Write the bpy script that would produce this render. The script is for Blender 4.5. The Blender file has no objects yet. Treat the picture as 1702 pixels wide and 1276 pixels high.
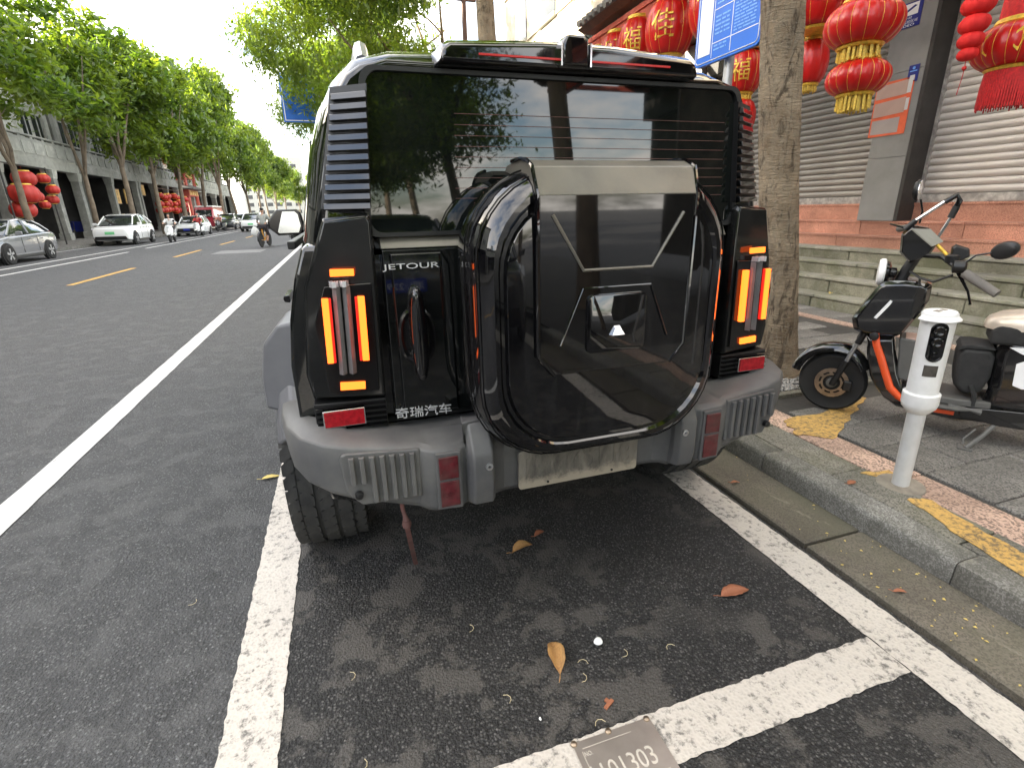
import bpy, bmesh, math, random
from mathutils import Vector, Matrix, noise as mnoise
R = math.radians
random.seed(7)
SC = bpy.context.scene
COL = SC.collection

# ------------------------------------------------------------------ camera, sky, sun, exposure
cam = bpy.data.objects.new('camera', bpy.data.cameras.new('camera'))
COL.objects.link(cam)
cam.data.sensor_width = 36.0
cam.data.lens = 36.0 * 845.0 / 1702.0
cam.data.clip_start = 0.02
cam.data.clip_end = 2000.0
cam.matrix_world = Matrix(((0.95005661, 0.11962707, -0.28823914, 0.0),
                           (-0.31138311, 0.30178569, -0.90109154, 0.0),
                           (-0.0208085, 0.94584077, 0.32396334, 1.42),
                           (0, 0, 0, 1)))
SC.camera = cam

SUN_EL, SUN_AZ = R(18.0), R(-68.0)          # azimuth clockwise from +Y; the sun stands ahead-left over the arcades
world = bpy.data.worlds.new('World')
SC.world = world
world.use_nodes = True
wn, wl = world.node_tree.nodes, world.node_tree.links
wn.clear()
sky = wn.new('ShaderNodeTexSky')
sky.sky_type = 'NISHITA'
sky.sun_disc = False
sky.sun_elevation = SUN_EL
sky.sun_rotation = SUN_AZ
sky.air_density = 1.0
sky.dust_density = 3.0
sky.ozone_density = 1.0
bg = wn.new('ShaderNodeBackground')
bg.inputs['Strength'].default_value = 0.15
wo = wn.new('ShaderNodeOutputWorld')
# broken white cloud spread evenly over the whole sky
wtc = wn.new('ShaderNodeTexCoord'); wsep = wn.new('ShaderNodeSeparateXYZ'); wl.new(wtc.outputs['Generated'], wsep.inputs[0])
wz = wn.new('ShaderNodeMath'); wz.operation = 'MAXIMUM'; wl.new(wsep.outputs[2], wz.inputs[0]); wz.inputs[1].default_value = 0.0
wz2 = wn.new('ShaderNodeMath'); wz2.operation = 'ADD'; wl.new(wz.outputs[0], wz2.inputs[0]); wz2.inputs[1].default_value = 0.22
wcmb = wn.new('ShaderNodeCombineXYZ')
for _i in (0, 1):
    _d = wn.new('ShaderNodeMath'); _d.operation = 'DIVIDE'; wl.new(wsep.outputs[_i], _d.inputs[0]); wl.new(wz2.outputs[0], _d.inputs[1]); wl.new(_d.outputs[0], wcmb.inputs[_i])
wnz = wn.new('ShaderNodeTexNoise'); wnz.inputs['Scale'].default_value = 1.5; wnz.inputs['Detail'].default_value = 9; wnz.inputs['Roughness'].default_value = .58
wl.new(wcmb.outputs[0], wnz.inputs['Vector'])
wrp = wn.new('ShaderNodeValToRGB'); wrp.color_ramp.elements[0].position = .40; wrp.color_ramp.elements[1].position = .60; wrp.color_ramp.elements[1].color = (.9, .9, .9, 1)
wl.new(wnz.outputs['Fac'], wrp.inputs[0])
wmx = wn.new('ShaderNodeMixRGB'); wl.new(wrp.outputs[0], wmx.inputs[0]); wl.new(sky.outputs[0], wmx.inputs[1]); wmx.inputs[2].default_value = (6.8, 6.35, 5.8, 1)
wl.new(wmx.outputs[0], bg.inputs[0])
wl.new(bg.outputs[0], wo.inputs[0])

sun = bpy.data.objects.new('sun', bpy.data.lights.new('sun', 'SUN'))
COL.objects.link(sun)
sun.data.energy = 4.6
sun.data.angle = R(0.6)
sun.data.color = (1.0, 0.9, 0.74)
sdir = Vector((math.sin(SUN_AZ) * math.cos(SUN_EL), math.cos(SUN_AZ) * math.cos(SUN_EL), math.sin(SUN_EL)))
sun.rotation_euler = sdir.to_track_quat('Z', 'Y').to_euler()
sun.location = (-30, 20, 40)

SC.view_settings.view_transform = 'Standard'
SC.view_settings.look = 'None'
SC.view_settings.gamma = 1.0
SC.view_settings.exposure = 2.65
SC.view_settings.use_curve_mapping = False
SC.render.film_transparent = False
SC.cycles.use_denoising = True
SC.cycles.max_bounces = 7
SC.cycles.diffuse_bounces = 3
SC.cycles.glossy_bounces = 4
SC.cycles.transmission_bounces = 4
SC.cycles.transparent_max_bounces = 8

# ------------------------------------------------------------------ mesh helpers
class MB:
    def __init__(s):
        s.v, s.f = [], []
    def add(s, v, f):
        o = len(s.v)
        s.v += [tuple(p) for p in v]
        s.f += [tuple(i + o for i in q) for q in f]
        return s
    def box(s, x0, x1, y0, y1, z0, z1):
        v = [(x0, y0, z0), (x1, y0, z0), (x1, y1, z0), (x0, y1, z0), (x0, y0, z1), (x1, y0, z1), (x1, y1, z1), (x0, y1, z1)]
        return s.add(v, [(0, 3, 2, 1), (4, 5, 6, 7), (0, 1, 5, 4), (1, 2, 6, 5), (2, 3, 7, 6), (3, 0, 4, 7)])
    def obox(s, c, size, m):
        c = Vector(c); hx, hy, hz = size[0] / 2, size[1] / 2, size[2] / 2
        v = [c + m @ Vector((a * hx, b * hy, d * hz)) for d in (-1, 1) for a, b in ((-1, -1), (1, -1), (1, 1), (-1, 1))]
        return s.add(v, [(0, 3, 2, 1), (4, 5, 6, 7), (0, 1, 5, 4), (1, 2, 6, 5), (2, 3, 7, 6), (3, 0, 4, 7)])
    def prism(s, pts, vec):
        n = len(pts); vec = Vector(vec); a = [Vector(p) for p in pts]
        return s.add(a + [p + vec for p in a], [tuple(range(n)), tuple(range(2 * n - 1, n - 1, -1))] + [(i, (i + 1) % n, n + (i + 1) % n, n + i) for i in range(n)])
    def xz(s, poly, y0, y1):
        return s.prism([(x, y0, z) for x, z in poly], (0, y1 - y0, 0))
    def xy(s, poly, z0, z1):
        return s.prism([(x, y, z0) for x, y in poly], (0, 0, z1 - z0))
    def yz(s, poly, x0, x1):
        return s.prism([(x0, y, z) for y, z in poly], (x1 - x0, 0, 0))
    def quad(s, *p):
        return s.add(list(p), [tuple(range(len(p)))])
    def loft(s, secs, closed=True, cap=True):
        n = len(secs[0]); v = [p for q in secs for p in q]; f = []
        for k in range(len(secs) - 1):
            for i in range(n if closed else n - 1):
                j = (i + 1) % n
                f.append((k * n + i, k * n + j, (k + 1) * n + j, (k + 1) * n + i))
        if cap:
            f.append(tuple(range(n))); f.append(tuple(range(len(v) - n, len(v)))[::-1])
        return s.add(v, f)
    def tube(s, pts, r, n=8, cap=True):
        pts = [Vector(p) for p in pts]
        rr = r if isinstance(r, (list, tuple)) else [r] * len(pts)
        secs = []; ref = None
        for i, p in enumerate(pts):
            d = (pts[min(i + 1, len(pts) - 1)] - pts[max(i - 1, 0)]).normalized()
            if ref is None:
                ref = Vector((0, 0, 1)) if abs(d.z) < .9 else Vector((1, 0, 0))
            u = d.cross(ref)
            if u.length < 1e-4:
                u = d.cross(Vector((0, 1, 0)))
            u.normalize(); w = u.cross(d).normalized(); ref = w
            secs.append([p + (u * math.cos(2 * math.pi * k / n) + w * math.sin(2 * math.pi * k / n)) * rr[i] for k in range(n)])
        return s.loft(secs, True, cap)
    def lathe(s, prof, n=24, c=(0, 0, 0), axis='z', lobes=0, depth=0.0):
        c = Vector(c); secs = []
        for r, h in prof:
            ring = []
            for k in range(n):
                a = 2 * math.pi * k / n
                q = r * (1 - (depth * (1 - abs(math.sin(a * lobes / 2))) if lobes else 0))
                x, y = q * math.cos(a), q * math.sin(a)
                ring.append(c + Vector({'z': (x, y, h), 'y': (x, h, y), 'x': (h, x, y)}[axis]))
            secs.append(ring)
        return s.loft(secs)
    def shift(s, d):
        s.v = [(p[0] + d[0], p[1] + d[1], p[2] + d[2]) for p in s.v]; return s
    def mir(s):
        n = MB(); n.v = [(-p[0], p[1], p[2]) for p in s.v]; n.f = [q[::-1] for q in s.f]; return n

def mesh(name, mb, mat, smooth=False, fix=True, sharp=38):
    me = bpy.data.meshes.new(name)
    me.from_pydata([tuple(p) for p in mb.v], [], mb.f)
    if fix:
        bm = bmesh.new(); bm.from_mesh(me)
        bmesh.ops.recalc_face_normals(bm, faces=bm.faces)
        bm.to_mesh(me); bm.free()
    if mat is not None:
        me.materials.append(MAT[mat] if isinstance(mat, str) else mat)
    if smooth:
        me.shade_smooth()
        me.set_sharp_from_angle(angle=R(sharp))
    me.update()
    return me

def obj(name, mb, mat, parent=None, smooth=False, bevel=0, seg=2, loc=None, rot=None, sub=0, fix=True, label=None, sharp=38):
    me = mb if isinstance(mb, bpy.types.Mesh) else mesh(name, mb, mat, smooth, fix, sharp)
    o = bpy.data.objects.new(name, me); COL.objects.link(o)
    if parent is not None:
        o.parent = parent
    if loc is not None:
        o.location = loc
    if rot is not None:
        o.rotation_euler = rot
    if sub:
        m = o.modifiers.new('sub', 'SUBSURF'); m.levels = m.render_levels = sub
    if bevel:
        m = o.modifiers.new('bev', 'BEVEL'); m.width = bevel; m.segments = seg; m.limit_method = 'ANGLE'; m.angle_limit = R(32)
        if not smooth:
            me.shade_smooth(); me.set_sharp_from_angle(angle=R(180)); m.harden_normals = True
    if label:
        o['label'] = label
    return o

def tag(o, label=None, cat=None, group=None, kind=None):
    if label: o['label'] = label
    if cat: o['category'] = cat
    if group: o['group'] = group
    if kind: o['kind'] = kind
    return o

def thing(name, label, cat, loc=(0, 0, 0), rotz=0, group=None):
    o = bpy.data.objects.new(name, None); COL.objects.link(o)
    o.empty_display_size = .2
    o.location = loc; o.rotation_euler = (0, 0, rotz)
    return tag(o, label, cat, group)

def struct(name, mb, mat, label=None, **k):
    return tag(obj(name, mb, mat, **k), label, None, None, 'structure')

def dup(root, loc, rotz=None, label=None, group=None, scale=None):
    r = root.copy(); COL.objects.link(r); r.location = loc
    if rotz is not None: r.rotation_euler = (0, 0, rotz)
    if scale is not None: r.scale = scale if isinstance(scale, tuple) else (scale,) * 3
    tag(r, label, None, group)
    for ch in list(root.children):
        c = ch.copy(); COL.objects.link(c); c.parent = r
        for g in list(ch.children):
            d = g.copy(); COL.objects.link(d); d.parent = c
    return r

def textmesh(body, size, depth=0.0, xscale=1.0, shear=0.0):
    cu = bpy.data.curves.new('txt', 'FONT')
    cu.body = body; cu.size = size; cu.extrude = depth; cu.align_x = 'CENTER'; cu.align_y = 'CENTER'; cu.resolution_u = 3; cu.shear = shear
    o = bpy.data.objects.new('txt', cu); COL.objects.link(o)
    dg = bpy.context.evaluated_depsgraph_get(); dg.update()
    me = bpy.data.meshes.new_from_object(o.evaluated_get(dg))
    mb = MB(); mb.v = [(v.co.x * xscale, v.co.y, v.co.z) for v in me.vertices]; mb.f = [tuple(p.vertices) for p in me.polygons]
    bpy.data.objects.remove(o); bpy.data.curves.remove(cu); bpy.data.meshes.remove(me)
    return mb

def fit(mb, w, h):
    """scale text to w x h about its centre"""
    xs = [p[0] for p in mb.v]; ys = [p[1] for p in mb.v]
    cx, cy = (min(xs) + max(xs)) / 2, (min(ys) + max(ys)) / 2
    sx, sy = w / (max(xs) - min(xs)), h / (max(ys) - min(ys))
    mb.v = [((p[0] - cx) * sx, (p[1] - cy) * sy, p[2]) for p in mb.v]
    return mb

def remap(mb, fn):
    mb.v = [tuple(fn(*p)) for p in mb.v]; return mb

def rrect(hw, hh, rad, n=6, cx=0, cz=0):
    pts = []
    for qx, qz, a0 in ((1, 1, 0), (-1, 1, 90), (-1, -1, 180), (1, -1, 270)):
        for k in range(n + 1):
            a = R(a0 + 90 * k / n)
            pts.append((cx + qx * (hw - rad) + rad * math.cos(a), cz + qz * (hh - rad) + rad * math.sin(a)))
    return pts

# ------------------------------------------------------------------ materials
MAT = {}
class NT:
    def __init__(s, name):
        m = bpy.data.materials.new(name); m.use_nodes = True; MAT[name] = m
        s.m = m; s.n = m.node_tree.nodes; s.l = m.node_tree.links
        s.b = s.n['Principled BSDF']; s.out = s.n['Material Output']
        s.tc = None
    def N(s, t, **k):
        n = s.n.new('ShaderNode' + t)
        for a, v in k.items():
            if hasattr(n, a): setattr(n, a, v)
            else: n.inputs[a].default_value = v
        return n
    def co(s, scale=(1, 1, 1), space='Object'):
        if s.tc is None: s.tc = s.N('TexCoord')
        mp = s.N('Mapping'); mp.inputs['Scale'].default_value = scale
        s.l.new(s.tc.outputs[space], mp.inputs[0]); return mp.outputs[0]
    def noise(s, scale, detail=4, rough=.55, co=None, dist=0):
        n = s.N('TexNoise'); n.inputs['Scale'].default_value = scale; n.inputs['Detail'].default_value = detail
        n.inputs['Roughness'].default_value = rough; n.inputs['Distortion'].default_value = dist
        s.l.new(co or s.co(), n.inputs['Vector']); return n.outputs['Fac']
    def voro(s, scale, feat='F1', co=None, out='Distance', rnd=1):
        n = s.N('TexVoronoi', feature=feat); n.inputs['Scale'].default_value = scale; n.inputs['Randomness'].default_value = rnd
        s.l.new(co or s.co(), n.inputs['Vector']); return n.outputs[out]
    def ramp(s, fac, stops, interp='LINEAR'):
        r = s.N('ValToRGB'); r.color_ramp.interpolation = interp; e = r.color_ramp.elements
        while len(e) < len(stops): e.new(.5)
        for i, (p, c) in enumerate(stops):
            e[i].position = p; e[i].color = (c, c, c, 1) if isinstance(c, (int, float)) else (*c, 1)
        s.l.new(fac, r.inputs[0]); return r.outputs[0]
    def mix(s, fac, a, b, mode='MIX'):
        n = s.N('MixRGB', blend_type=mode)
        for i, q in ((0, fac), (1, a), (2, b)):
            if isinstance(q, (int, float)): n.inputs[i].default_value = q if i == 0 else (q, q, q, 1)
            elif isinstance(q, tuple): n.inputs[i].default_value = (*q, 1)
            else: s.l.new(q, n.inputs[i])
        return n.outputs[0]
    def math(s, op, a, b=0):
        n = s.N('Math', operation=op)
        for i, q in ((0, a), (1, b)):
            if isinstance(q, (int, float)): n.inputs[i].default_value = q
            else: s.l.new(q, n.inputs[i])
        return n.outputs[0]
    def set(s, **k):
        for a, v in k.items():
            a = {'col': 'Base Color', 'rough': 'Roughness', 'metal': 'Metallic', 'spec': 'Specular IOR Level', 'coat': 'Coat Weight', 'coatr': 'Coat Roughness', 'em': 'Emission Color', 'ems': 'Emission Strength', 'trans': 'Transmission Weight', 'ior': 'IOR', 'alpha': 'Alpha', 'sheen': 'Sheen Weight', 'sss': 'Subsurface Weight'}[a]
            i = s.b.inputs[a]
            if isinstance(v, (int, float)): i.default_value = v
            elif isinstance(v, tuple): i.default_value = (*v, 1)
            else: s.l.new(v, i)
        return s
    def bump(s, h, strength=.5, dist=.01):
        n = s.N('Bump'); n.inputs['Strength'].default_value = strength; n.inputs['Distance'].default_value = dist
        s.l.new(h, n.inputs['Height']); s.l.new(n.outputs[0], s.b.inputs['Normal']); return s

def sc3(c, k): return tuple(min(1, x * k) for x in c)

def simple(name, col, rough=.5, metal=0, spec=.5, var=.25, vs=6, bump=0, bs=80, coat=0, rvar=.12, dirt=None, dscale=4, damt=.5):
    t = NT(name); n1 = t.noise(vs, 5, .6)
    c = t.mix(t.ramp(n1, [(.3, 0.0), (.7, 1.0)]), sc3(col, 1 - var), sc3(col, 1 + var))
    if dirt:
        d = t.ramp(t.noise(dscale, 6, .65), [(.5 - damt * .3, 0.0), (.62, 1.0)])
        c = t.mix(t.math('MULTIPLY', d, damt), c, dirt)
    rr = t.math('ADD', rough - rvar / 2, t.math('MULTIPLY', t.noise(vs * 2.3, 4), rvar))
    t.set(col=c, rough=rr, metal=metal, spec=spec, coat=coat)
    if bump: t.bump(t.noise(bs, 4, .6), bump, .004)
    return t

def asphalt(name, dark, stone, scale, patch, pamt, rough=.75, fine=.5):
    t = NT(name)
    c0 = t.co((1, 1, 1)); big = t.noise(.9, 6, .62, c0, .4); mid = t.noise(7, 5, .6, c0); hi = t.noise(330, 4, .75, c0)
    def cells(sc_):
        v = t.N('TexVoronoi'); v.inputs['Scale'].default_value = sc_; t.l.new(c0, v.inputs['Vector'])
        q = t.N('SeparateColor'); t.l.new(v.outputs['Color'], q.inputs[0]); return v.outputs['Distance'], q.outputs[0], q.outputs[1]
    d, r1, r2 = cells(scale); d2, r3, r4 = cells(scale * 1.9)
    big_st = t.math('MULTIPLY', t.ramp(d, [(.30, 1.0), (.55, 0.0)]), t.ramp(r1, [(.30, 0.0), (1.0, 1.0)]))
    sm_st = t.math('MULTIPLY', t.ramp(d2, [(.30, 1.0), (.6, 0.0)]), t.ramp(r3, [(.2, 0.0), (1.0, 1.0)]))
    base = t.mix(t.ramp(mid, [(.3, 0.0), (.72, 1.0)]), sc3(dark, .72), sc3(dark, 1.35))
    col = t.mix(t.math('MULTIPLY', sm_st, .55 * fine * 2), base, sc3(stone, .62))
    col = t.mix(big_st, col, t.mix(r2, sc3(stone, .55), sc3(stone, 1.25)))
    pm = t.ramp(t.noise(4.6, 10, .66, c0, .15), [(.515, 0.0), (.55, 1.0)])
    pm = t.math('MULTIPLY', pm, t.ramp(big, [(.38, 0.0), (.47, 1.0)]))
    col = t.mix(t.math('MULTIPLY', pm, pamt), col, t.mix(sm_st, sc3(patch, .8), sc3(patch, 1.25)))
    k = t.ramp(hi, [(.25, .55), (.75, 1.4)])
    col = t.mix(1.0, col, k, 'MULTIPLY')
    t.set(col=col, rough=t.math('ADD', rough - .12, t.math('MULTIPLY', mid, .25)), spec=.5)
    h = t.math('ADD', t.math('MULTIPLY', d, -.9), t.math('MULTIPLY', d2, -.45))
    h = t.math('ADD', h, t.math('MULTIPLY', hi, .35))
    h = t.math('MULTIPLY', h, t.math('SUBTRACT', 1, t.math('MULTIPLY', pm, .45)))
    t.bump(h, 1.0, .008)
    return t

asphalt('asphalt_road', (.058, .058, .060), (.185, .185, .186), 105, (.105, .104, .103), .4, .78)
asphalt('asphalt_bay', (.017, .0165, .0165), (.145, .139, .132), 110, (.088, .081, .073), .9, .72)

def paint(name, col, wear):
    t = NT(name); c0 = t.co()
    n1 = t.noise(38, 6, .7, c0); n2 = t.noise(2.3, 5, .6, c0)
    w = t.ramp(t.math('ADD', n1, t.math('MULTIPLY', n2, .35)), [(.50 + wear, 1.0), (.64 + wear, 0.0)])
    v = t.voro(85, 'F1', c0)
    c = t.mix(t.ramp(v, [(.05, 0.0), (.5, 1.0)]), sc3(col, .72), col)
    c = t.mix(t.ramp(n2, [(.3, 0.0), (.7, 1.0)]), c, sc3(col, .86))
    c = t.mix(t.math('MULTIPLY', t.math('SUBTRACT', 1, w), .8), c, (.06, .058, .055))
    t.set(col=c, rough=.72)
    t.bump(t.math('ADD', t.math('MULTIPLY', v, -.7), n1), .6, .004)
paint('paint_white', (.60, .55, .49), .20)
paint('paint_white_far', (.62, .61, .59), .3)
paint('paint_faded', (.17, .168, .165), .3)
paint('paint_yellow', (.62, .36, .07), .2)
paint('paint_yellow_worn', (.62, .38, .11), .14)

def stone(name, col, col2, scale=60, speck=None, moss=None, rough=.8, bump=.4):
    t = NT(name); c0 = t.co(); oi = t.N('ObjectInfo')
    n = t.noise(scale, 6, .7, c0); big = t.noise(2.2, 5, .6, c0)
    c = t.mix(t.ramp(n, [(.32, 0.0), (.68, 1.0)]), col, col2)
    if speck:
        v = t.N('TexVoronoi'); v.inputs['Scale'].default_value = scale * 2.2; t.l.new(c0, v.inputs['Vector'])
        s2 = t.N('SeparateColor'); t.l.new(v.outputs['Color'], s2.inputs[0])
        c = t.mix(t.ramp(s2.outputs[0], [(.62, 0.0), (.66, 1.0)]), c, speck)
    k = t.math('ADD', .78, t.math('MULTIPLY', oi.outputs['Random'], .44))
    cmb = t.N('CombineColor')
    for i in range(3): t.l.new(k, cmb.inputs[i])
    c = t.mix(1.0, c, cmb.outputs[0], 'MULTIPLY')
    c = t.mix(t.ramp(big, [(.36, .55), (.62, 0.0)]), c, sc3(col, .45))
    if moss:
        mm = t.ramp(t.noise(1.7, 8, .7, c0, .5), [(.45, 0.0), (.6, 1.0)])
        c = t.mix(t.math('MULTIPLY', mm, .7), c, moss)
        st = t.ramp(t.noise(4.5, 7, .7, t.co((1, .35, 1))), [(.6, 0.0), (.68, 1.0)])
        c = t.mix(t.math('MULTIPLY', st, .6), c, (.36, .34, .27))
    t.set(col=c, rough=rough); t.bump(n, bump, .004)
stone('paver_grey', (0.168, 0.155, 0.136), (0.280, 0.267, 0.247), 70, (.10, .095, .09))
stone('paver_slab', (0.176, 0.166, 0.140), (0.293, 0.273, 0.227), 75, (.10, .095, .08), (.12, .115, .075))
stone('granite_pink', (0.448, 0.291, 0.224), (0.616, 0.448, 0.347), 55, (.20, .14, .11), rough=.6)
stone('granite_pale', (.42, .41, .37), (.55, .54, .49), 60, (.25, .24, .22), rough=.6)
stone('granite_red', (0.48, 0.225, 0.155), (0.70, 0.37, 0.265), 80, (.36, .165, .115), rough=.38, bump=.06)
stone('kerb_stone', (.115, .11, .098), (.215, .205, .185), 90, (.30, .29, .265), (.075, .072, .055))
stone('gutter_stone', (.13, .113, .088), (.205, .18, .145), 80, (.105, .09, .07), (.11, .102, .07))
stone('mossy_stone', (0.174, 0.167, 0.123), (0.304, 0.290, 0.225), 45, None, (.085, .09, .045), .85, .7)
stone('mossy_tread_lit', (.26, .245, .20), (.36, .345, .285), 45, None, (.17, .175, .105), .85, .6)  # lighter copy of the riser stone: sky light on the treads put into colour
stone('gravel_stone', (.30, .29, .27), (.45, .44, .42), 40, rough=.8)
stone('sidewalk_base', (.035, .033, .03), (.06, .056, .05), 40)
stone('grey_concrete', (.22, .22, .205), (.34, .34, .32), 9, None, (.20, .205, .18), .85, .3)
stone('pale_stucco', (.46, .46, .42), (.58, .58, .53), 7, None, (.40, .41, .37), .85, .3)
stone('cream_wall', (.60, .52, .40), (.72, .64, .52), 5, None, (.48, .42, .33), .8, .2)

def bark():
    t = NT('bark'); c0 = t.co((1, 1, 1)); cv = t.co((7, 7, 2.2)); ch = t.co((4.0, 4.0, 26))
    big = t.noise(3, 6, .65, c0, .5); vert = t.noise(4.5, 7, .7, cv, .8); hor = t.noise(2.6, 5, .65, ch, .8)
    c = t.mix(t.ramp(big, [(.33, 0.0), (.66, 1.0)]), (.18, .122, .072), (.53, .41, .275))
    c = t.mix(t.ramp(vert, [(.42, 0.0), (.62, .7)]), c, (.35, .295, .215))
    c = t.mix(t.ramp(t.noise(1.6, 7, .7, cv, 1.4), [(.52, 0.0), (.62, .85)]), c, (.085, .06, .038))
    c = t.mix(t.ramp(hor, [(.60, 0.0), (.72, .7)]), c, (.10, .075, .05))
    v = t.voro(9, 'DISTANCE_TO_EDGE', t.co((1.2, 1.2, .7)))
    c = t.mix(t.ramp(t.noise(30, 5, .7, c0), [(.62, 0.0), (.75, .6)]), c, (.45, .42, .35))
    t.set(col=c, rough=.9)
    h = t.math('ADD', t.math('MULTIPLY', vert, .6), t.math('MULTIPLY', hor, -.9))
    h = t.math('ADD', h, t.math('MULTIPLY', t.noise(60, 5, .7, c0), .4))
    t.bump(h, 1.0, .05)
bark()
simple('bark_far', (.16, .125, .09), .9, var=.4, vs=2.5, bump=.4, bs=15)

def leafmat(name, c1, c2, c3, tr=.45):
    t = NT(name); g = t.N('NewGeometry'); rnd = g.outputs['Random Per Island']
    cl = t.noise(.55, 3, .5)
    c = t.mix(rnd, c1, c2); c = t.mix(t.ramp(cl, [(.40, 0.0), (.68, .8)]), c, c3)
    df = t.N('BsdfDiffuse'); tl = t.N('BsdfTranslucent'); gl = t.N('BsdfGlossy'); gl.inputs['Roughness'].default_value = .42
    t.l.new(c, df.inputs[0])
    yt = t.mix(1.0, c, (1.9, 1.75, .55), 'MULTIPLY'); t.l.new(yt, tl.inputs[0])
    ms = t.N('MixShader'); ms.inputs[0].default_value = tr; t.l.new(df.outputs[0], ms.inputs[1]); t.l.new(tl.outputs[0], ms.inputs[2])
    m2 = t.N('MixShader'); m2.inputs[0].default_value = .05; t.l.new(ms.outputs[0], m2.inputs[1]); t.l.new(gl.outputs[0], m2.inputs[2])
    t.n.remove(t.b); t.l.new(m2.outputs[0], t.out.inputs[0])
leafmat('leaf', (.06, .12, .022), (.13, .21, .035), (.17, .23, .045), .55)
leafmat('leaf_far', (.045, .095, .02), (.105, .175, .03), (.165, .225, .04), .55)
simple('leaf_dry', (.60, .34, .12), .7, var=.45, vs=18, dirt=(.16, .07, .03), dscale=40, damt=.6)
simple('leaf_brown', (.40, .15, .075), .65, var=.3, vs=18, dirt=(.2, .07, .035), dscale=30, damt=.5)
simple('leaf_yellow', (.62, .47, .13), .6, var=.25, vs=20)
simple('paper_white', (.85, .85, .83), .7, var=.05)
simple('twig', (.55, .47, .30), .8)

def carpaint(name, col, rough=.03, dust=.25, dcol=(.12, .115, .105)):
    t = NT(name)
    streak = t.noise(3, 7, .7, t.co((3.5, 3.5, .5)), .3); fine = t.noise(60, 4, .6); sm = t.noise(5.5, 8, .72, None, 1.2)
    d = t.math('MULTIPLY', t.ramp(streak, [(.5, 0.0), (.85, 1.0)]), dust)
    d = t.math('ADD', d, t.math('MULTIPLY', t.ramp(sm, [(.62, 0.0), (.75, 1.0)]), dust * .35))
    t.set(col=t.mix(d, col, dcol), rough=t.math('ADD', rough, t.math('ADD', t.math('MULTIPLY', d, .22), t.math('MULTIPLY', fine, .015))), spec=.5, coat=.6, coatr=.02)
carpaint('suv_black', (.0035, .0042, .0042), .035, .17, (.10, .10, .092))
carpaint('suv_gloss', (.003, .003, .0035), .03, .24, (.09, .09, .09))
simple('suv_cap', (.12, .115, .10), .36, .3, var=.35, vs=5, dirt=(.20, .18, .145), dscale=6, damt=.6)  # paler than the body: sky reflection on upturned edges put into colour, plus dust
carpaint('suv_glass', (.004, .0055, .005), .015, .06)
simple('bumper_plastic', (.072, .072, .074), .48, spec=.45, var=.18, vs=3.5, bump=.12, bs=420, dirt=(.185, .18, .165), dscale=3.0, damt=.42)
simple('flare_plastic', (.10, .10, .108), .42, var=.1, vs=3, bump=.05, bs=300, dirt=(.2, .2, .2), dscale=2.5, damt=.25)
simple('black_plastic', (.008, .008, .0085), .42, var=.2)
simple('black_gloss', (.005, .005, .0055), .12, var=.2, rvar=.05)
simple('rubber', (.022, .022, .022), .8, var=.35, vs=9, bump=.25, bs=160, dirt=(.085, .08, .07), dscale=6, damt=.5)
simple('rubber_dark', (.014, .014, .014), .85, var=.3)
simple('chrome', (.75, .75, .76), .12, 1, var=.05, rvar=.05)
simple('alloy', (.55, .56, .58), .3, .9, var=.1)
simple('badge_silver', (.80, .80, .81), .25, .6, var=.05)
simple('dark_lens', (.0055, .006, .006), .06, var=.3, rvar=.03, dirt=(.022, .022, .021), dscale=5, damt=.5)
simple('grey_lens', (.22, .21, .21), .15, .3, var=.2, vs=12)
simple('red_lens', (.30, .006, .012), .18, var=.35, vs=60)
simple('red_lens_dark', (.085, .006, .012), .25, var=.5, vs=40, dirt=(.10, .07, .06), dscale=14, damt=.5)
def emis(name, col, s, base=(.2, .01, .005)):
    t = NT(name); t.set(col=base, rough=.3, em=col, ems=s)
emis('lamp_glow', (1.0, .125, .012), .8)
emis('lamp_red', (1.0, .02, .012), .16)
emis('lamp_strip', (1.0, .015, .02), .045)
def platemat():
    t = NT('dirty_plate'); c0 = t.co()
    n = t.noise(9, 8, .72, t.co((1, 1, .5)), 1.2); v = t.noise(40, 6, .7, c0)
    c = t.mix(t.ramp(n, [(.34, 0.0), (.66, 1.0)]), (.075, .07, .06), (.23, .21, .175))
    c = t.mix(t.ramp(v, [(.6, 0.0), (.75, .5)]), c, (.30, .275, .23))
    sp = t.N('SeparateXYZ'); t.l.new(c0, sp.inputs[0])
    low = t.math('ADD', t.math('MULTIPLY', t.math('SUBTRACT', .575, sp.outputs[2]), 22), t.math('MULTIPLY', t.math('SUBTRACT', t.noise(25, 6, .7, c0), .5), 2.4))
    c = t.mix(t.ramp(low, [(.25, 0.0), (.9, .85)]), c, (.40, .35, .27))
    t.set(col=c, rough=.55, metal=.35); t.bump(v, .2, .002)
platemat()
simple('plate_letter', (.40, .37, .32), .6, .2, var=.5, vs=30, dirt=(.2, .185, .16), dscale=20, damt=.8)
simple('rusty', (.11, .065, .055), .75, var=.4, vs=25, bump=.3, dirt=(.17, .06, .055), dscale=22, damt=.6)
simple('metal_plate', (.42, .37, .33), .38, .75, var=.12, vs=8, rvar=.2)
simple('metal_text', (.62, .57, .50), .5, .3, var=.15)
simple('stud', (.30, .24, .18), .35, .9, var=.35, vs=40)
simple('lantern_red', (.50, .010, .009), .30, spec=.5, var=.12, vs=3, rvar=.1)
simple('lantern_red_far', (.42, .022, .014), .5, var=.2, vs=2)
simple('lantern_gold', (.72, .46, .06), .4, .25, var=.3, vs=30)
simple('tassel_red', (.50, .012, .014), .7, var=.3, vs=40)
simple('tassel_gold', (.75, .52, .08), .6, var=.35, vs=60)
simple('felt_red', (.62, .012, .012), .75, var=.1)
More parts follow.
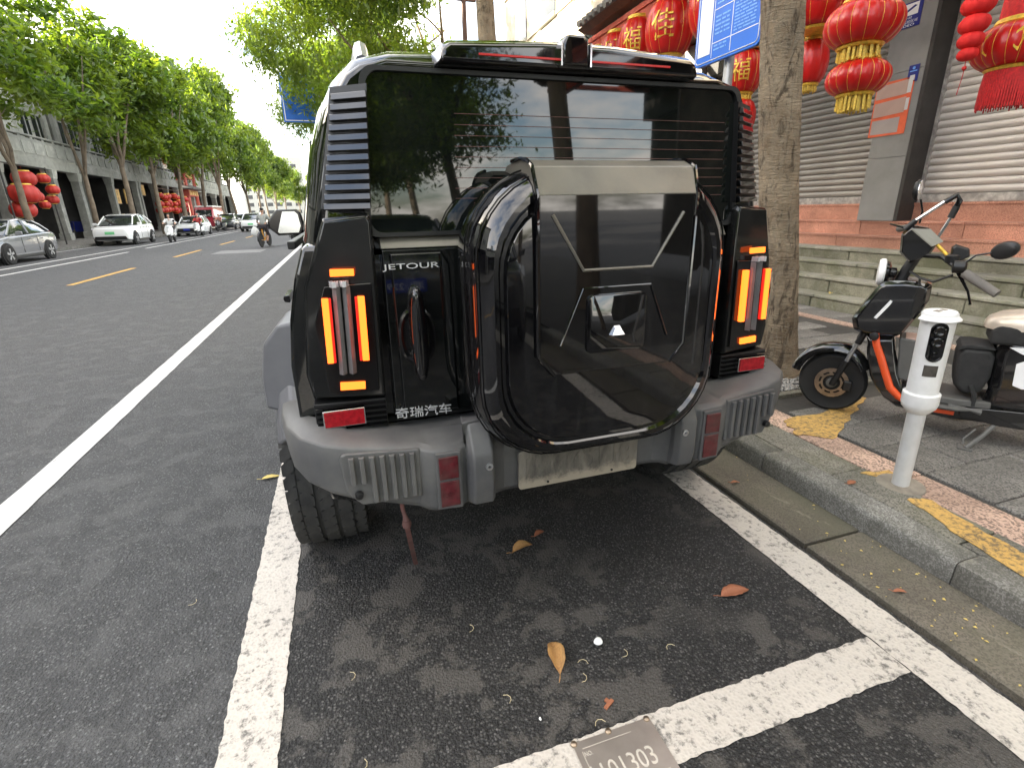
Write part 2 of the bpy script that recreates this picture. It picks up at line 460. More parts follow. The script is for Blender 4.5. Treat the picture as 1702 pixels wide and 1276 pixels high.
simple('shutter_left', (0.307, 0.292, 0.270), .5, .35, var=.16, vs=1.4, dirt=(.33, .315, .29), dscale=1.3, damt=.4)
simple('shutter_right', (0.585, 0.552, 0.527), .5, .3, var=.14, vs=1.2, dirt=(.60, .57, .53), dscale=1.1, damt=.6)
simple('shutter_bar', (0.575, 0.552, 0.517), .6, .2, var=.3, vs=9, dirt=(.2, .19, .18), dscale=12, damt=.8)
simple('pillar_stone', (0.209, 0.209, 0.203), .42, var=.2, vs=2.2, dirt=(.25, .25, .24), dscale=2.5, damt=.35)
simple('pillar_dark', (.035, .033, .031), .5, var=.3)
simple('red_paint', (.40, .055, .04), .55, var=.25, vs=3, dirt=(.55, .2, .13), dscale=7, damt=.4)
simple('dark_timber', (.09, .04, .025), .6, var=.3)
simple('sign_blue', (.006, .13, .60), .35, var=.08, rvar=.05)
simple('sign_navy', (.012, .022, .19), .4, var=.1)
simple('sign_white', (.82, .83, .84), .4, var=.04)
simple('sign_lightblue', (.16, .38, .80), .4, var=.2, vs=60)
simple('steel_post', (.50, .50, .50), .45, .6, var=.1)
simple('bollard_white', (.80, .80, .79), .38, var=.05, dirt=(.62, .61, .58), dscale=9, damt=.4)
simple('bollard_grey', (.62, .62, .61), .42, .1, var=.08, dirt=(.45, .44, .42), dscale=7, damt=.4)
simple('concrete_patch', (.24, .21, .17), .9, var=.3, vs=14, bump=.4)
simple('paper_orange', (.72, .13, .05), .7, var=.15)
simple('blank_brown', (.46, .315, .26), .75, var=.06)
simple('paper_grey', (.58, .57, .55), .75, var=.06)
simple('blank_taupe', (.37, .32, .30), .75, var=.06)
carpaint('scooter_black', (.006, .006, .0065), .07, .22, (.09, .085, .08))
simple('scooter_grey', (.10, .098, .092), .6, var=.2, bump=.1, bs=200)
simple('scooter_orange', (.80, .095, .02), .4, var=.1, dirt=(.5, .09, .04), dscale=14, damt=.3)
simple('fabric_black', (.02, .02, .02), .9, var=.4, vs=14, bump=.35, bs=60)
simple('foil_seat', (.66, .58, .49), .33, .35, var=.14, vs=9, bump=.25, bs=30)
simple('grip_grey', (.13, .12, .11), .8, var=.2, bump=.4, bs=220)
simple('blank_grey', (.23, .225, .19), .6, var=.06)
simple('disc_metal', (.30, .24, .19), .35, .9, var=.3, vs=20)
simple('white_plastic', (.8, .8, .8), .35, var=.05)
carpaint('paint_white_car', (.78, .79, .78), .12, .1, (.5, .5, .48))
carpaint('paint_silver', (.30, .305, .31), .16, .1, (.3, .3, .3))
carpaint('paint_grey_car', (.19, .195, .205), .13, .1, (.3, .3, .3))
carpaint('paint_dark_car', (.05, .052, .055), .12, .1)
carpaint('paint_red_car', (.34, .02, .04), .2, .1)
carpaint('car_glass', (.02, .024, .026), .03, .05)
simple('headlight', (.62, .66, .7), .1, .2, var=.3, vs=20)
simple('green_plate', (.16, .55, .24), .5, var=.1)
simple('blue_plate', (.012, .035, .36), .4, var=.05)
simple('shop_dark', (.035, .034, .033), .8, var=.4, vs=1.2)
simple('shop_red', (.16, .02, .022), .75, var=.4, vs=2)
simple('board_yellow', (.55, .34, .11), .7, var=.2)
simple('roof_tile', (.13, .125, .12), .8, var=.3)
simple('window_dark', (.03, .035, .04), .15, var=.3)
simple('cloth_white', (.75, .75, .73), .9, var=.08, vs=12)
simple('cloth_red', (.50, .06, .06), .9, var=.1, vs=12)
simple('cloth_salmon', (.60, .25, .2), .9, var=.1, vs=12)
simple('cloth_grey', (.30, .31, .29), .9, var=.1, vs=12)
simple('cloth_dark', (.035, .03, .035), .9, var=.2, vs=12)
simple('skin', (.46, .27, .19), .55, var=.08)
simple('hair', (.015, .012, .01), .6)
simple('bike_yellow', (.72, .36, .07), .4, var=.08)
simple('weathered', (.17, .145, .12), .7, var=.25, vs=5, dirt=(.02, .018, .016), dscale=9, damt=.9)
# ------------------------------------------------------------------ ground, road, parking bay, kerb, sidewalk
rnd = random.Random(3)
struct('ground', MB().box(-400, 400, -300, 700, -.4, -.06), 'asphalt_road', 'wide grey ground reaching the horizon beyond the street')
struct('road', MB().box(-13.0, 1.752, -60, 420, -.05, 0.0), 'asphalt_road', 'worn grey asphalt road with painted lane lines')
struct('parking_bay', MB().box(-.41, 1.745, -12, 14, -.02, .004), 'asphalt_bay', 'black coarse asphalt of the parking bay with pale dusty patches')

def ragged(name, x0, x1, y0, y1, z, mat, amp=.006, step=.06, lab=None, kind='structure'):
    mb = MB(); r = random.Random(sum(map(ord, name)) % 999 + int(y0 * 10)); L = max(y1 - y0, x1 - x0); n = max(2, min(900, int(L / step)))
    along_y = (y1 - y0) >= (x1 - x0); a, b = [], []
    for i in range(n + 1):
        t = i / n
        if along_y:
            y = y0 + (y1 - y0) * t
            a.append((x0 + r.uniform(-amp, amp), y, z)); b.append((x1 + r.uniform(-amp, amp), y, z))
        else:
            x = x0 + (x1 - x0) * t
            a.append((x, y0 + r.uniform(-amp, amp), z)); b.append((x, y1 + r.uniform(-amp, amp), z))
    v = a + b
    f = [(i, i + 1, n + 2 + i, n + 1 + i) for i in range(n)]
    mb.add(v, f)
    return tag(obj(name, mb, mat), lab, None, None, kind)
ragged('bay_line', -.492, -.332, -9, 4, .008, 'paint_white', .003, .02, 'white bay line beside the left rear wheel')
ragged('bay_line', 1.562, 1.728, -9, 13, .008, 'paint_white', .003, .02, 'white bay line along the gutter')
ragged('bay_line', -.328, 1.558, .782, .932, .009, 'paint_white', .0035, .017, 'white cross line closing the parking bay')
ragged('lane_line', -1.865, -1.705, -6, 120, .005, 'paint_white_far', .003, .08, 'long solid white line along the traffic lane')
for i in range(16):
    y0 = -3.1 + 8.35 * i + (0 if i < 2 else .1)
    ragged('centre_dash', -6.03, -5.88, y0 + .5, y0 + 4.6, .005, 'paint_yellow', .004, .3, 'yellow dash of the centre line')
ragged('lane_line', -8.98, -8.83, 8, 27.2, .005, 'paint_white_far', .004, .2, 'white line beside the parked cars, nearer the traffic')
ragged('lane_line', -9.13, -8.98, 30, 110, .005, 'paint_white_far', .004, .3, 'white line running far down the opposite lane')
ragged('lane_line', -10.02, -9.88, 8, 110, .005, 'paint_white_far', .004, .3, 'white line along the opposite parking strip')
ragged('bay_line', -12.5, -12.38, 12, 36, .005, 'paint_white_far', .004, .3, 'white line along the opposite kerb')
ragged('road_patch', -4.9, -3.1, 23.3, 25.4, .004, 'paint_faded', .02, .2, 'faded pale marking on the traffic lane')

def paver_mesh(name, lx, ly, h, ch, mat, jit=0, seed=0):
    r = random.Random(seed); mb = MB(); hx, hy = lx / 2, ly / 2
    def ring(d, z): return [(sx * (hx - d) + r.uniform(-jit, jit), sy * (hy - d) + r.uniform(-jit, jit), z) for sx, sy in ((-1, -1), (1, -1), (1, 1), (-1, 1))]
    mb.loft([ring(0, -h), ring(0, -ch), ring(ch, 0)])
    return mesh(name, mb, mat)
def lay(name, meshes, parent, x, y, z, rz=0):
    o = obj(name, rnd.choice(meshes), None, parent, loc=(x, y, z + rnd.uniform(-.002, .002)), rot=(rnd.uniform(-.004, .004), rnd.uniform(-.004, .004), rz + rnd.uniform(-.004, .004)))
    return o
ZS = .10
gut = struct('gutter', MB().box(1.77, 2.12, -12, 60, -.12, -.03), 'sidewalk_base', 'stone gutter strip beside the kerb')
gm = [paver_mesh('gutter_slab', .315, .985, .05, .006, 'gutter_stone', .003, i) for i in range(3)]
for i in range(14):
    lay('gutter_slab', gm, gut, 1.948, -2.1 + i * 1.0, .003)
kerb = struct('kerb', MB().box(2.14, 2.24, -12, 60, -.15, .06), 'sidewalk_base', 'dark kerb of granite stones along the sidewalk')
def kerb_mesh(seed):
    r = random.Random(seed); mb = MB(); L = .49
    prof = [(2.108, -.06), (2.112, .072), (2.118, .094), (2.134, .101), (2.245, .1005), (2.245, -.06)]
    ys = [-L, -L + .012, 0, L - .012, L]; secs = []
    for y in ys:
        k = .006 if abs(y) > L - .005 else 0
        secs.append([(x - 2.18 + (k if x < 2.18 else 0) + r.uniform(-.002, .002), y, z - (k if z > .05 else 0) + r.uniform(-.0015, .0015)) for x, z in prof])
    mb.loft(secs); return mesh('kerb_piece', mb, 'kerb_stone', True, sharp=50)
km = [kerb_mesh(i) for i in range(3)]
for i in range(15):
    lay('kerb_stone', km, kerb, 2.18, -2.42 + i * .985, 0)
side = struct('sidewalk', MB().box(2.245, 6.0, -12, 8.98, -.15, .085), 'sidewalk_base', 'paved sidewalk between the kerb and the shop steps')
struct('sidewalk_far', MB().box(2.245, 6.0, 8.985, 80, -.15, ZS), 'paver_grey', 'grey sidewalk further along the street')
sm = [paver_mesh('kerb_slab', .215, .59, .03, .004, 'paver_slab', .002, i) for i in range(3)]
pm = [paver_mesh('pink_slab', .205, .595, .03, .003, 'granite_pink', .0015, i) for i in range(3)]
gp = [paver_mesh('grey_paver', .595, .295, .03, .005, 'paver_grey', .002, i) for i in range(4)]
op = [paver_mesh('pink_slab', .145, .595, .03, .003, 'granite_pink', .0015, i) for i in range(2)]
pale = [paver_mesh('pale_slab', .595, .295, .03, .005, 'granite_pale', .002, 9)]
TREE = (3.34, 3.12)
pit = (2.90, 3.80, 2.74, 3.56)
for i in range(18):
    lay('kerb_slab', sm, side, 2.358, -1.6 + i * .6, ZS)
    lay('pink_slab', pm, side, 2.576, -1.75 + i * .6, ZS)
    lay('pink_slab', op, side, 5.44, -1.45 + i * .6, ZS)
for r_ in range(36):
    y = -1.6 + r_ * .3
    for c in range(5):
        x = 2.72 + .3 + c * .6 - (.3 if r_ % 2 else 0)
        w0, w1 = x - .3, x + .3
        if w1 > pit[0] - .04 and w0 < pit[1] + .04 and y + .15 > pit[2] - .03 and y - .15 < pit[3] + .03: continue
        if w0 < 2.70:
            continue
        if w1 > 5.36: continue
        near_pale = (r_ in (8, 9) and c == 0 + (1 if r_ % 2 else 0))
        lay('pale_slab' if near_pale else 'grey_paver', pale if near_pale else gp, side, x, y, ZS)
hp = [paver_mesh('grey_paver', .295, .295, .03, .005, 'paver_grey', .002, 20 + i) for i in range(2)]
for r_ in range(36):
    y = -1.6 + r_ * .3
    if r_ % 2 and not (2.6 < y < 3.7): lay('grey_paver', hp, side, 2.868, y, ZS)
    if not r_ % 2: pass
    else: lay('grey_paver', hp, side, 5.268 - .05, y, ZS) if False else None
bk = [paver_mesh('edge_paver', .43, .295, .03, .005, 'paver_grey', .002, 30 + i) for i in range(3)]
for r_ in range(36):
    lay('edge_paver', bk, side, 5.735, -1.6 + r_ * .3, ZS)
# tree pit: granite frame and pale gravel
tp = thing('tree_pit', 'square tree pit of pale gravel framed in granite round the trunk', 'tree pit', (TREE[0], TREE[1], ZS))
x0, x1, y0, y1 = pit[0] - TREE[0], pit[1] - TREE[0], pit[2] - TREE[1], pit[3] - TREE[1]
for nm, b in (('a', (x0 - .02, x1 + .02, y0 - .06, y0)), ('b', (x0 - .02, x1 + .02, y1, y1 + .06)), ('c', (x0 - .06, x0 - .021, y0, y1)), ('d', (x1 + .021, x1 + .06, y0, y1))):
    obj('frame_stone', MB().box(b[0], b[1], b[2], b[3], -.03, .012), 'paver_slab', tp, bevel=.005)
mb = MB(); rg = random.Random(11)
ico = [(0, 0, 1), (.89, 0, .45), (.28, .85, .45), (-.72, .53, .45), (-.72, -.53, .45), (.28, -.85, .45), (0, 0, -1)]
icf = [(0, 1, 2), (0, 2, 3), (0, 3, 4), (0, 4, 5), (0, 5, 1), (6, 2, 1), (6, 3, 2), (6, 4, 3), (6, 5, 4), (6, 1, 5)]
for i in range(2600):
    gx, gy = rg.uniform(x0 + .01, x1 - .01), rg.uniform(y0 + .01, y1 - .01)
    s = rg.uniform(.007, .015); a = rg.uniform(0, 6.3); ca, sa = math.cos(a), math.sin(a)
    mb.add([(gx + s * (p[0] * ca - p[1] * sa) * rg.uniform(.8, 1.3), gy + s * (p[0] * sa + p[1] * ca), .004 + rg.uniform(0, .012) + s * p[2] * .7) for p in ico], icf)
tag(obj('gravel', mb, 'gravel_stone', tp, fix=False), None, None, None, 'stuff')
# worn yellow paint on the kerb slabs
def blot(name, pts, z, mat, label):
    return struct(name, MB().xy(pts, z, z + .0025), mat, label)
def wob(pts, amp, n, seed):
    r = random.Random(seed); out = []
    for i in range(len(pts)):
        a, b = Vector(pts[i]), Vector(pts[(i + 1) % len(pts)]); d = b - a; nn = Vector((-d.y, d.x)).normalized()
        for k in range(n):
            out.append(tuple(a + d * (k / n) + (nn * r.uniform(-amp, amp) if k else nn * 0)))
    return out
blot('yellow_paint', wob([(2.47, 1.36), (2.37, 1.40), (2.29, 1.12), (2.24, .78), (2.25, .4), (2.46, .4), (2.43, .70), (2.40, .98)], .014, 6, 4), ZS + .0035, 'paint_yellow_worn', 'worn yellow paint strip running from the camera bollard')
blot('yellow_paint', wob([(2.40, 1.66), (2.46, 1.56), (2.57, 1.55), (2.56, 1.63)], .01, 4, 5), ZS + .0035, 'paint_yellow_worn', 'small yellow paint scrap behind the bollard foot')
blot('yellow_paint', wob([(2.47, 2.12), (2.66, 2.02), (3.12, 2.28), (3.42, 2.44), (3.38, 2.58), (2.98, 2.36), (2.56, 2.32)], .025, 6, 6), ZS + .0035, 'paint_yellow_worn', 'worn yellow paint band under the scooter front wheel')

# ------------------------------------------------------------------ shop front on the right: steps, shutters, pillar, eave
def slabs(parent, name, mat, X, depth, z0, z1, ys, bev, jit=0.0):
    r = random.Random(int(X * 100)); 
    for a, b in zip(ys[:-1], ys[1:]):
        j = r.uniform(-jit, jit)
        obj(name, MB().box(X + j, X + depth, a + .004, b - .004, z0, z1 + r.uniform(-jit, jit) * .4), mat, parent, bevel=bev, seg=2)
def cuts(y0, y1, L, seed):
    r = random.Random(seed); out = [y0]
    while out[-1] < y1: out.append(out[-1] + L * r.uniform(.85, 1.15))
    return out
ms = thing('stone_steps', 'weathered mossy stone steps rising from the sidewalk', 'steps')
rz = [.085, .27, .47, .65, .815]
for i in range(4):
    slabs(ms, 'tread_slab', 'mossy_tread_lit', 5.94 + .25 * i, .31 if i < 3 else .38, rz[i + 1] - .042, rz[i + 1], cuts(-2.6 - .3 * i, 11, 1.35, i + 9), .012, .006)
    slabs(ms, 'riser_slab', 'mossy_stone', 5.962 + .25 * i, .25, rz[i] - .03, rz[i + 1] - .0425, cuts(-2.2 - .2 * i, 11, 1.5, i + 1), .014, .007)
gs = thing('granite_steps', 'polished red granite steps below the roller shutters', 'steps')
gz = [.80, .975, 1.165, 1.395]
for i in range(3):
    X = 6.97 + .25 * i; cy = cuts(-2 + .3 * i, 11, 1.25, 20 + i)
    slabs(gs, 'riser_slab', 'granite_red', X + .015, .03, gz[i] - (0.05 if i else .02), gz[i + 1] - .028, cy, .002)
    slabs(gs, 'tread_slab', 'granite_red', X, .32 if i < 2 else .6, gz[i + 1] - .0285, gz[i + 1], cy, .004)
shop = thing('shop_building', 'shop building with granite pillar above the red steps', 'building', (7.3, 5, 0))
def sh(mb): return mb.shift((-7.3, -5, 0))
PY0, PY1 = 5.31, 5.84
for k, (a, b) in enumerate(((1.166, 1.98), (1.984, 3.0), (3.004, 4.45))):
    obj('pillar_slab', sh(MB().box(7.2, 7.46, PY0, PY1, a, b)), 'pillar_stone', shop, bevel=.003)
obj('pillar_side', sh(MB().box(7.205, 7.62, PY0 - .05, PY0 - .001, 1.166, 4.45)), 'pillar_dark', shop)
for y0, y1 in ((9.75, 10.35), (.35, .9)):
    obj('pillar_slab', sh(MB().box(7.2, 7.6, y0, y1, 1.166, 4.45)), 'pillar_stone', shop, bevel=.003)
obj('back_wall', sh(MB().box(7.72, 7.95, -9, 10.4, .3, 4.5)), 'pillar_dark', shop)
obj('header', sh(MB().box(7.47, 7.70, -9, 9.74, 3.84, 4.5)), 'pillar_dark', shop)
obj('shutter_box', sh(MB().box(7.30, 7.46, 5.85, 9.74, 3.80, 4.05)), 'pillar_dark', shop, bevel=.01)
obj('upper_wall', sh(MB().box(7.45, 7.9, -9, 10.4, 4.52, 8.6)), 'cream_wall', shop)
for y in range(-8, 10, 3):
    w = obj('window', sh(MB().box(7.40, 7.448, y, y + 1.6, 5.6, 7.4)), 'window_dark', shop)
    obj('frame', sh(MB().box(7.37, 7.399, y - .08, y + 1.68, 5.5, 5.58).box(7.37, 7.399, y + .76, y + .84, 5.58, 7.42).box(7.37, 7.399, y - .08, y + 1.68, 7.42, 7.5)), 'red_paint', w)
obj('eave_beam', sh(MB().box(4.96, 5.10, -9, 10.2, 4.17, 4.42)), 'red_paint', shop, bevel=.01)
obj('eave_trim', sh(MB().box(4.93, 4.958, -9, 10.2, 4.36, 4.44)), 'red_paint', shop, bevel=.006)
obj('eave_ceiling', sh(MB().box(6.75, 7.44, -9, 10.3, 4.50, 4.58)), 'dark_timber', shop)
for i in range(20):
    obj('rafter', sh(MB().box(5.101, 7.44, -8.8 + i, -8.72 + i, 4.40, 4.498)), 'red_paint', shop)
# sloping tiled roof edge above the eave
mb = MB()
for i in range(96):
    y = -9 + i * .2
    mb.tube([(4.62, y, 4.60), (4.95, y, 4.72), (5.3, y, 4.86)], .06, 6)
tag(obj('roof_tiles', sh(mb), 'roof_tile', shop), None, None, None, 'stuff')
obj('roof_deck', sh(MB().prism([(4.7, -9.1, 4.57), (5.3, -9.1, 4.80), (5.3, -9.1, 4.505), (4.84, -9.1, 4.505)], (0, 19.3, 0))), 'dark_timber', shop)

def slat_mesh(L, pitch, mat, name):
    mb = MB(); secs = []
    prof = [(0, 0), (-.012, .01), (-.022, .03), (-.024, .05), (-.018, .07), (-.008, .083), (0, .088), (.012, .088), (.012, 0)]
    k = pitch / .09
    for y in (-L / 2, L / 2): secs.append([(x, y, z * k) for x, z in prof])
    mb.loft(secs); return mesh(name, mb, mat, True, sharp=50)
def shutter(label, y0, y1, mat, zt, guide):
    s = thing('roller_shutter', label, 'shutter', (7.56, (y0 + y1) / 2, 1.396)); L = y1 - y0
    me = slat_mesh(L - .02, .0885, mat, 'slat')
    obj('bottom_bar', MB().box(-.03, .03, -L / 2 + .01, L / 2 - .01, 0, .10), 'shutter_bar', s, bevel=.006)
    n = int((zt - 1.50) / .0885)
    for i in range(n):
        obj('slat', me, None, s, loc=(rnd.uniform(-.001, .001), 0, .104 + i * .0885))
    for sy in (-1, 1):
        obj('guide_rail', MB().box(-.05, .04, sy * (L / 2 - .012) - .02, sy * (L / 2 - .012) + .02, .0, zt - 1.45), guide, s)
    return s
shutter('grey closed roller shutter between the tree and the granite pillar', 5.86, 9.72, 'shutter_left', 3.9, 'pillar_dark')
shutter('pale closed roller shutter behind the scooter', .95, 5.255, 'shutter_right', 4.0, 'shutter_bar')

# pillar signs and notices
def flat(name, label, cat, X, ya, yb, za, zb, mat, th=.006):
    t = thing(name, label, cat, (X, (ya + yb) / 2, (za + zb) / 2))
    obj('panel', MB().box(-th, 0, (ya - yb) / 2, (yb - ya) / 2, (za - zb) / 2, (zb - za) / 2), mat, t, bevel=.001)
    return t
def ftext(parent, body, w, h, cy, cz, mat, x=-.0075, name='lettering'):
    mb = fit(textmesh(body, .1), w, h)
    remap(mb, lambda a, b, c: (x, cy - a, cz + b))      # read from the street: letters run towards -Y
    return obj(name, mb, mat, parent, fix=False)
t = flat('camera_notice', 'navy surveillance notice high on the granite pillar', 'sign', 7.198, 5.49, 5.82, 3.50, 3.78, 'sign_navy')
obj('picture_panel', MB().box(-.0085, -.0061, -.12, .12, -.005, .125), 'sign_white', t)
obj('camera_drawing', MB().prism([(-.0088, .085, .015), (-.0088, .05, .045), (-.0088, -.07, .10), (-.0088, -.10, .085), (-.0088, .02, .03), (-.0088, .03, .012)], (-.0012, 0, 0)), 'sign_navy', t)
ftext(t, '24小时', .13, .032, .01, -.032, 'sign_white'); ftext(t, '视频监控区域', .27, .034, 0, -.074, 'sign_white'); ftext(t, 'VIDEO', .2, .026, 0, -.114, 'sign_white')
t = flat('door_plate', 'small blue plate beside the orange notices on the pillar', 'sign', 7.198, 5.37, 5.50, 2.86, 3.05, 'sign_navy')
obj('crest', MB().lathe([(.018, -.0085), (.018, -.0065)], 12, (0, 0, .06), 'x'), 'sign_lightblue', t)
obj('bar', MB().box(-.008, -.0065, -.045, .045, .02, .032), 'sign_lightblue', t); obj('card', MB().box(-.008, -.0065, -.03, .03, -.08, -.02), 'paper_grey', t)
t = flat('notice_poster', 'orange red poster sheet with three plain blanked-out areas on the pillar', 'poster', 7.198, 5.40, 5.90, 2.26, 2.92, 'paper_orange')
for k, (a, b, c, d, tl) in enumerate(((-.18, .235, .13, .30, .10), (-.19, .23, -.09, .10, .16), (-.155, .225, -.30, -.13, -.03))):  # these sheets are invented: plain stand-ins for blanked-out parts of the notices
    q = MB().prism([(-.0075, a, c + tl * .12), (-.0075, b, c), (-.0075, b, d - tl * .1), (-.0075, a, d + .01)], (-.002, 0, 0))
    obj('paper', q, ('blank_brown', 'blank_brown', 'blank_taupe')[k], t)
for c, d in ((.15, .31), (-.05, .09)):
    obj('paper', MB().box(-.0095, -.0075, -.235, -.181 if c > 0 else -.193, c, d), 'paper_grey', t)
# ------------------------------------------------------------------ the black off-roader
CX0, CY0 = .717, 3.6
suv = thing('parked_suv', 'black boxy off-road car with lit tail lamps parked in the bay', 'car', (CX0, CY0, 0))
def S(mb): return mb.shift((0, -CY0, 0))
def both(name, mb, mat, parent=None, **k):
    m2 = mb.mir()
    return obj(name, S(mb), mat, parent or suv, **k), obj(name, S(m2), mat, parent or suv, **k)

def half(prof): return [(x, z) for x, z in prof] + [(-x, z) for x, z in reversed(prof)]
# lower body, sections along Y: (Y, list of half profile (x,z) from sill to deck)
def bsec(Y, k, dx, ztop):
    prof = [(.70, .46), (.84, .50), (.885, .62), (.90, .80), (.90, .98), (.882, 1.12), (.852, 1.24), (.818, ztop)]
    return [((x + dx) * k, Y, z) for x, z in half(prof)]
lb = MB()
lb.loft([bsec(1.625, .985, -.02, 1.33), bsec(1.68, 1, 0, 1.34), bsec(2.2, 1, .035, 1.335), bsec(3.0, 1, .04, 1.32), bsec(4.3, 1, .04, 1.29), bsec(4.75, 1, .03, 1.27)])
obj('body', S(lb), 'suv_black', suv, smooth=True, bevel=.012, sharp=30)
def gsec(Y, zt, k=1.0, zb=1.30, f=0):
    prof = [(.842, zb), (.822, 1.36), (.772, 1.60), (.735, 1.71), (.690, 1.79), (.635, 1.845), (.54, 1.872), (.3, 1.883), (0.001, 1.886)]
    out = []
    for x, z in half(prof):
        z2 = zb + (z - zb) * (zt - zb) / (1.886 - zb)
        out.append((x * k, Y + f * (z2 - zb), z2))
    return out
gh = MB().loft([gsec(1.625, 1.80, .925), gsec(1.645, 1.836, .955), gsec(1.685, 1.862, .98), gsec(1.80, 1.88), gsec(2.6, 1.886), gsec(3.6, 1.88), gsec(4.15, 1.86, .995, 1.29, -.2), gsec(4.85, 1.80, .985, 1.27, -.95)])
obj('cabin', S(gh), 'suv_black', suv, smooth=True, sharp=40)
obj('hood', S(MB().loft([[(x * k, Y, z + dz) for x, z in ((-.86, .6), (-.9, 1.0), (-.84, 1.16), (-.6, 1.22), (.6, 1.22), (.84, 1.16), (.9, 1.0), (.86, .6))] for Y, k, dz in ((4.7, 1, .04), (5.4, .985, .0), (5.85, .96, -.04), (5.95, .93, -.09))])), 'suv_black', suv, smooth=True, bevel=.02)
# side windows and door seams on both sides
for (a, b) in ((1.98, 2.62), (2.70, 3.42), (3.50, 4.10)):
    q = MB()
    q.prism([(-.829, a, 1.365), (-.829, b, 1.365), (-.766, b - .02, 1.655), (-.766, a + .02, 1.655)], (-.006, 0, 0))
    both('side_window', q, 'suv_glass', bevel=.003)
both('belt_trim', MB().box(-.872, -.848, 1.75, 4.7, 1.318, 1.342), 'black_plastic', bevel=.004)
for y in (2.66, 3.46):
    both('door_handle', MB().loft([[(-.945 - d, y - .34 + t, 1.085 + h) for d, h in ((0, -.016), (.022, -.012), (.026, .0), (.022, .014), (0, .016))] for t, d0 in ((0, 0), (.19, 0))]), 'black_gloss', bevel=.004)
both('roof_rail', MB().tube([(-.585, 1.86, 1.862), (-.585, 1.90, 1.905), (-.585, 2.2, 1.917), (-.585, 3.6, 1.917), (-.585, 3.9, 1.875)], .022, 8), 'alloy', smooth=True)
obj('underbody', S(MB().box(-.70, .70, 1.80, 5.7, .42, .56).box(-.70, .70, 2.28, 2.40, .33, .43)), 'rubber_dark', suv)
# mirrors
mo = [(-.124, -.035), (-.065, -.09), (.10, -.085), (.124, -.03), (.11, .07), (.085, .092), (-.055, .092), (-.124, .012)]
for s in (-1, 1):
    cxm = -1.075 * (1 if s < 0 else -1)
    q = MB().loft([[(cxm + x * k * (1 if s < 0 else -1), Y, 1.365 + z * k) for x, z in mo] for Y, k in ((4.22, .95), (4.235, 1.0), (4.29, 1.0), (4.37, .72))])
    m = obj('door_mirror', S(q), 'black_gloss', suv, smooth=True, bevel=.006)
    obj('mirror_glass', S(MB().prism([(cxm + x * .80 * (1 if s < 0 else -1), 4.2130 - .17 * x * .8 + .05 * z, 1.365 + z * .82) for x, z in mo], (0, .006, 0))), 'chrome', m)
    obj('stalk', S(MB().tube([(cxm * .95, 4.32, 1.30), (cxm * .88, 4.36, 1.25), (cxm * .80, 4.38, 1.23)], [.045, .05, .05], 8)), 'black_plastic', m, smooth=True)
# rear face: surround, window, louvre pillars
obj('rear_surround', S(MB().loft([[(x, Y + (.05 if abs(x) > .8 else .025 if abs(x) > .68 else .012 if abs(x) > .6 else 0), z) for x, z in half([(.70, .74), (.815, .80), (.85, .95), (.82, 1.22), (.775, 1.42), (.735, 1.58), (.69, 1.72), (.65, 1.775), (.61, 1.80), (.54, 1.815)])] for Y in (1.602, 1.66)])), 'suv_black', suv, smooth=True, bevel=.018, seg=3, sharp=30)
wp = rrect(.60, .208, .035, 5, 0, 1.572)
def wmap(x, z):      # the pane widens downward and leans forward at the top
    k = 1.045 - (z - 1.36) * .105
    return (x * k, 1.586 + (z - 1.36) * .02, z)
fo = [wmap(x * 1.026, 1.572 + (z - 1.572) * 1.055) for x, z in wp]; fi = [wmap(x, z) for x, z in wp]
n = len(fo)
fr = MB(); fr.loft([[(p[0], p[1] + .012, p[2]) for p in fo], [(p[0], p[1] - .010, p[2]) for p in fo], [(p[0], p[1] - .010, p[2]) for p in fi], [(p[0], p[1] + .004, p[2]) for p in fi]], True, False)
win = obj('rear_window', S(MB().add([(p[0], p[1] + .001, p[2]) for p in fi], [tuple(range(n))])), 'suv_glass', suv)
obj('window_seal', S(fr), 'black_plastic', win)
for i in range(9):
    z = 1.455 + i * .0285
    a, b = wmap(-.555 + .1 * (i > 99), z), wmap(.56, z)
    a = wmap(-.36, z)
    obj('defroster_line', S(MB().box(a[0], b[0], a[1] - .0012, a[1] + .0005, z - .0007, z + .0007)), 'rusty', win)
both('pillar_base', MB().prism([(-.60, 1.574, 1.745), (-.694, 1.626, 1.742), (-.757, 1.612, 1.432), (-.622, 1.560, 1.432)], (0, .05, 0)), 'black_plastic')
for i in range(12):
    z = 1.728 - i * .0252; t = (1.74 - z) / .305
    xo, xi = -.690 - .060 * t, -.604 - .020 * t
    zb = z - .0205
    q = MB().loft([[(xo - .004, 1.64, z), (xo, 1.624 - .012 * t, z), (xo - .002, 1.615 - .014 * t, z - .004), (xo - .003, 1.608 - .014 * t, zb), (xo - .004, 1.64, zb)],
                   [(xi, 1.60, z), (xi, 1.570 - .012 * t, z), (xi - .001, 1.556 - .014 * t, z - .004), (xi - .001, 1.550 - .014 * t, zb), (xi, 1.60, zb)]])
    both('louver_slat', q, 'suv_gloss', bevel=.002)
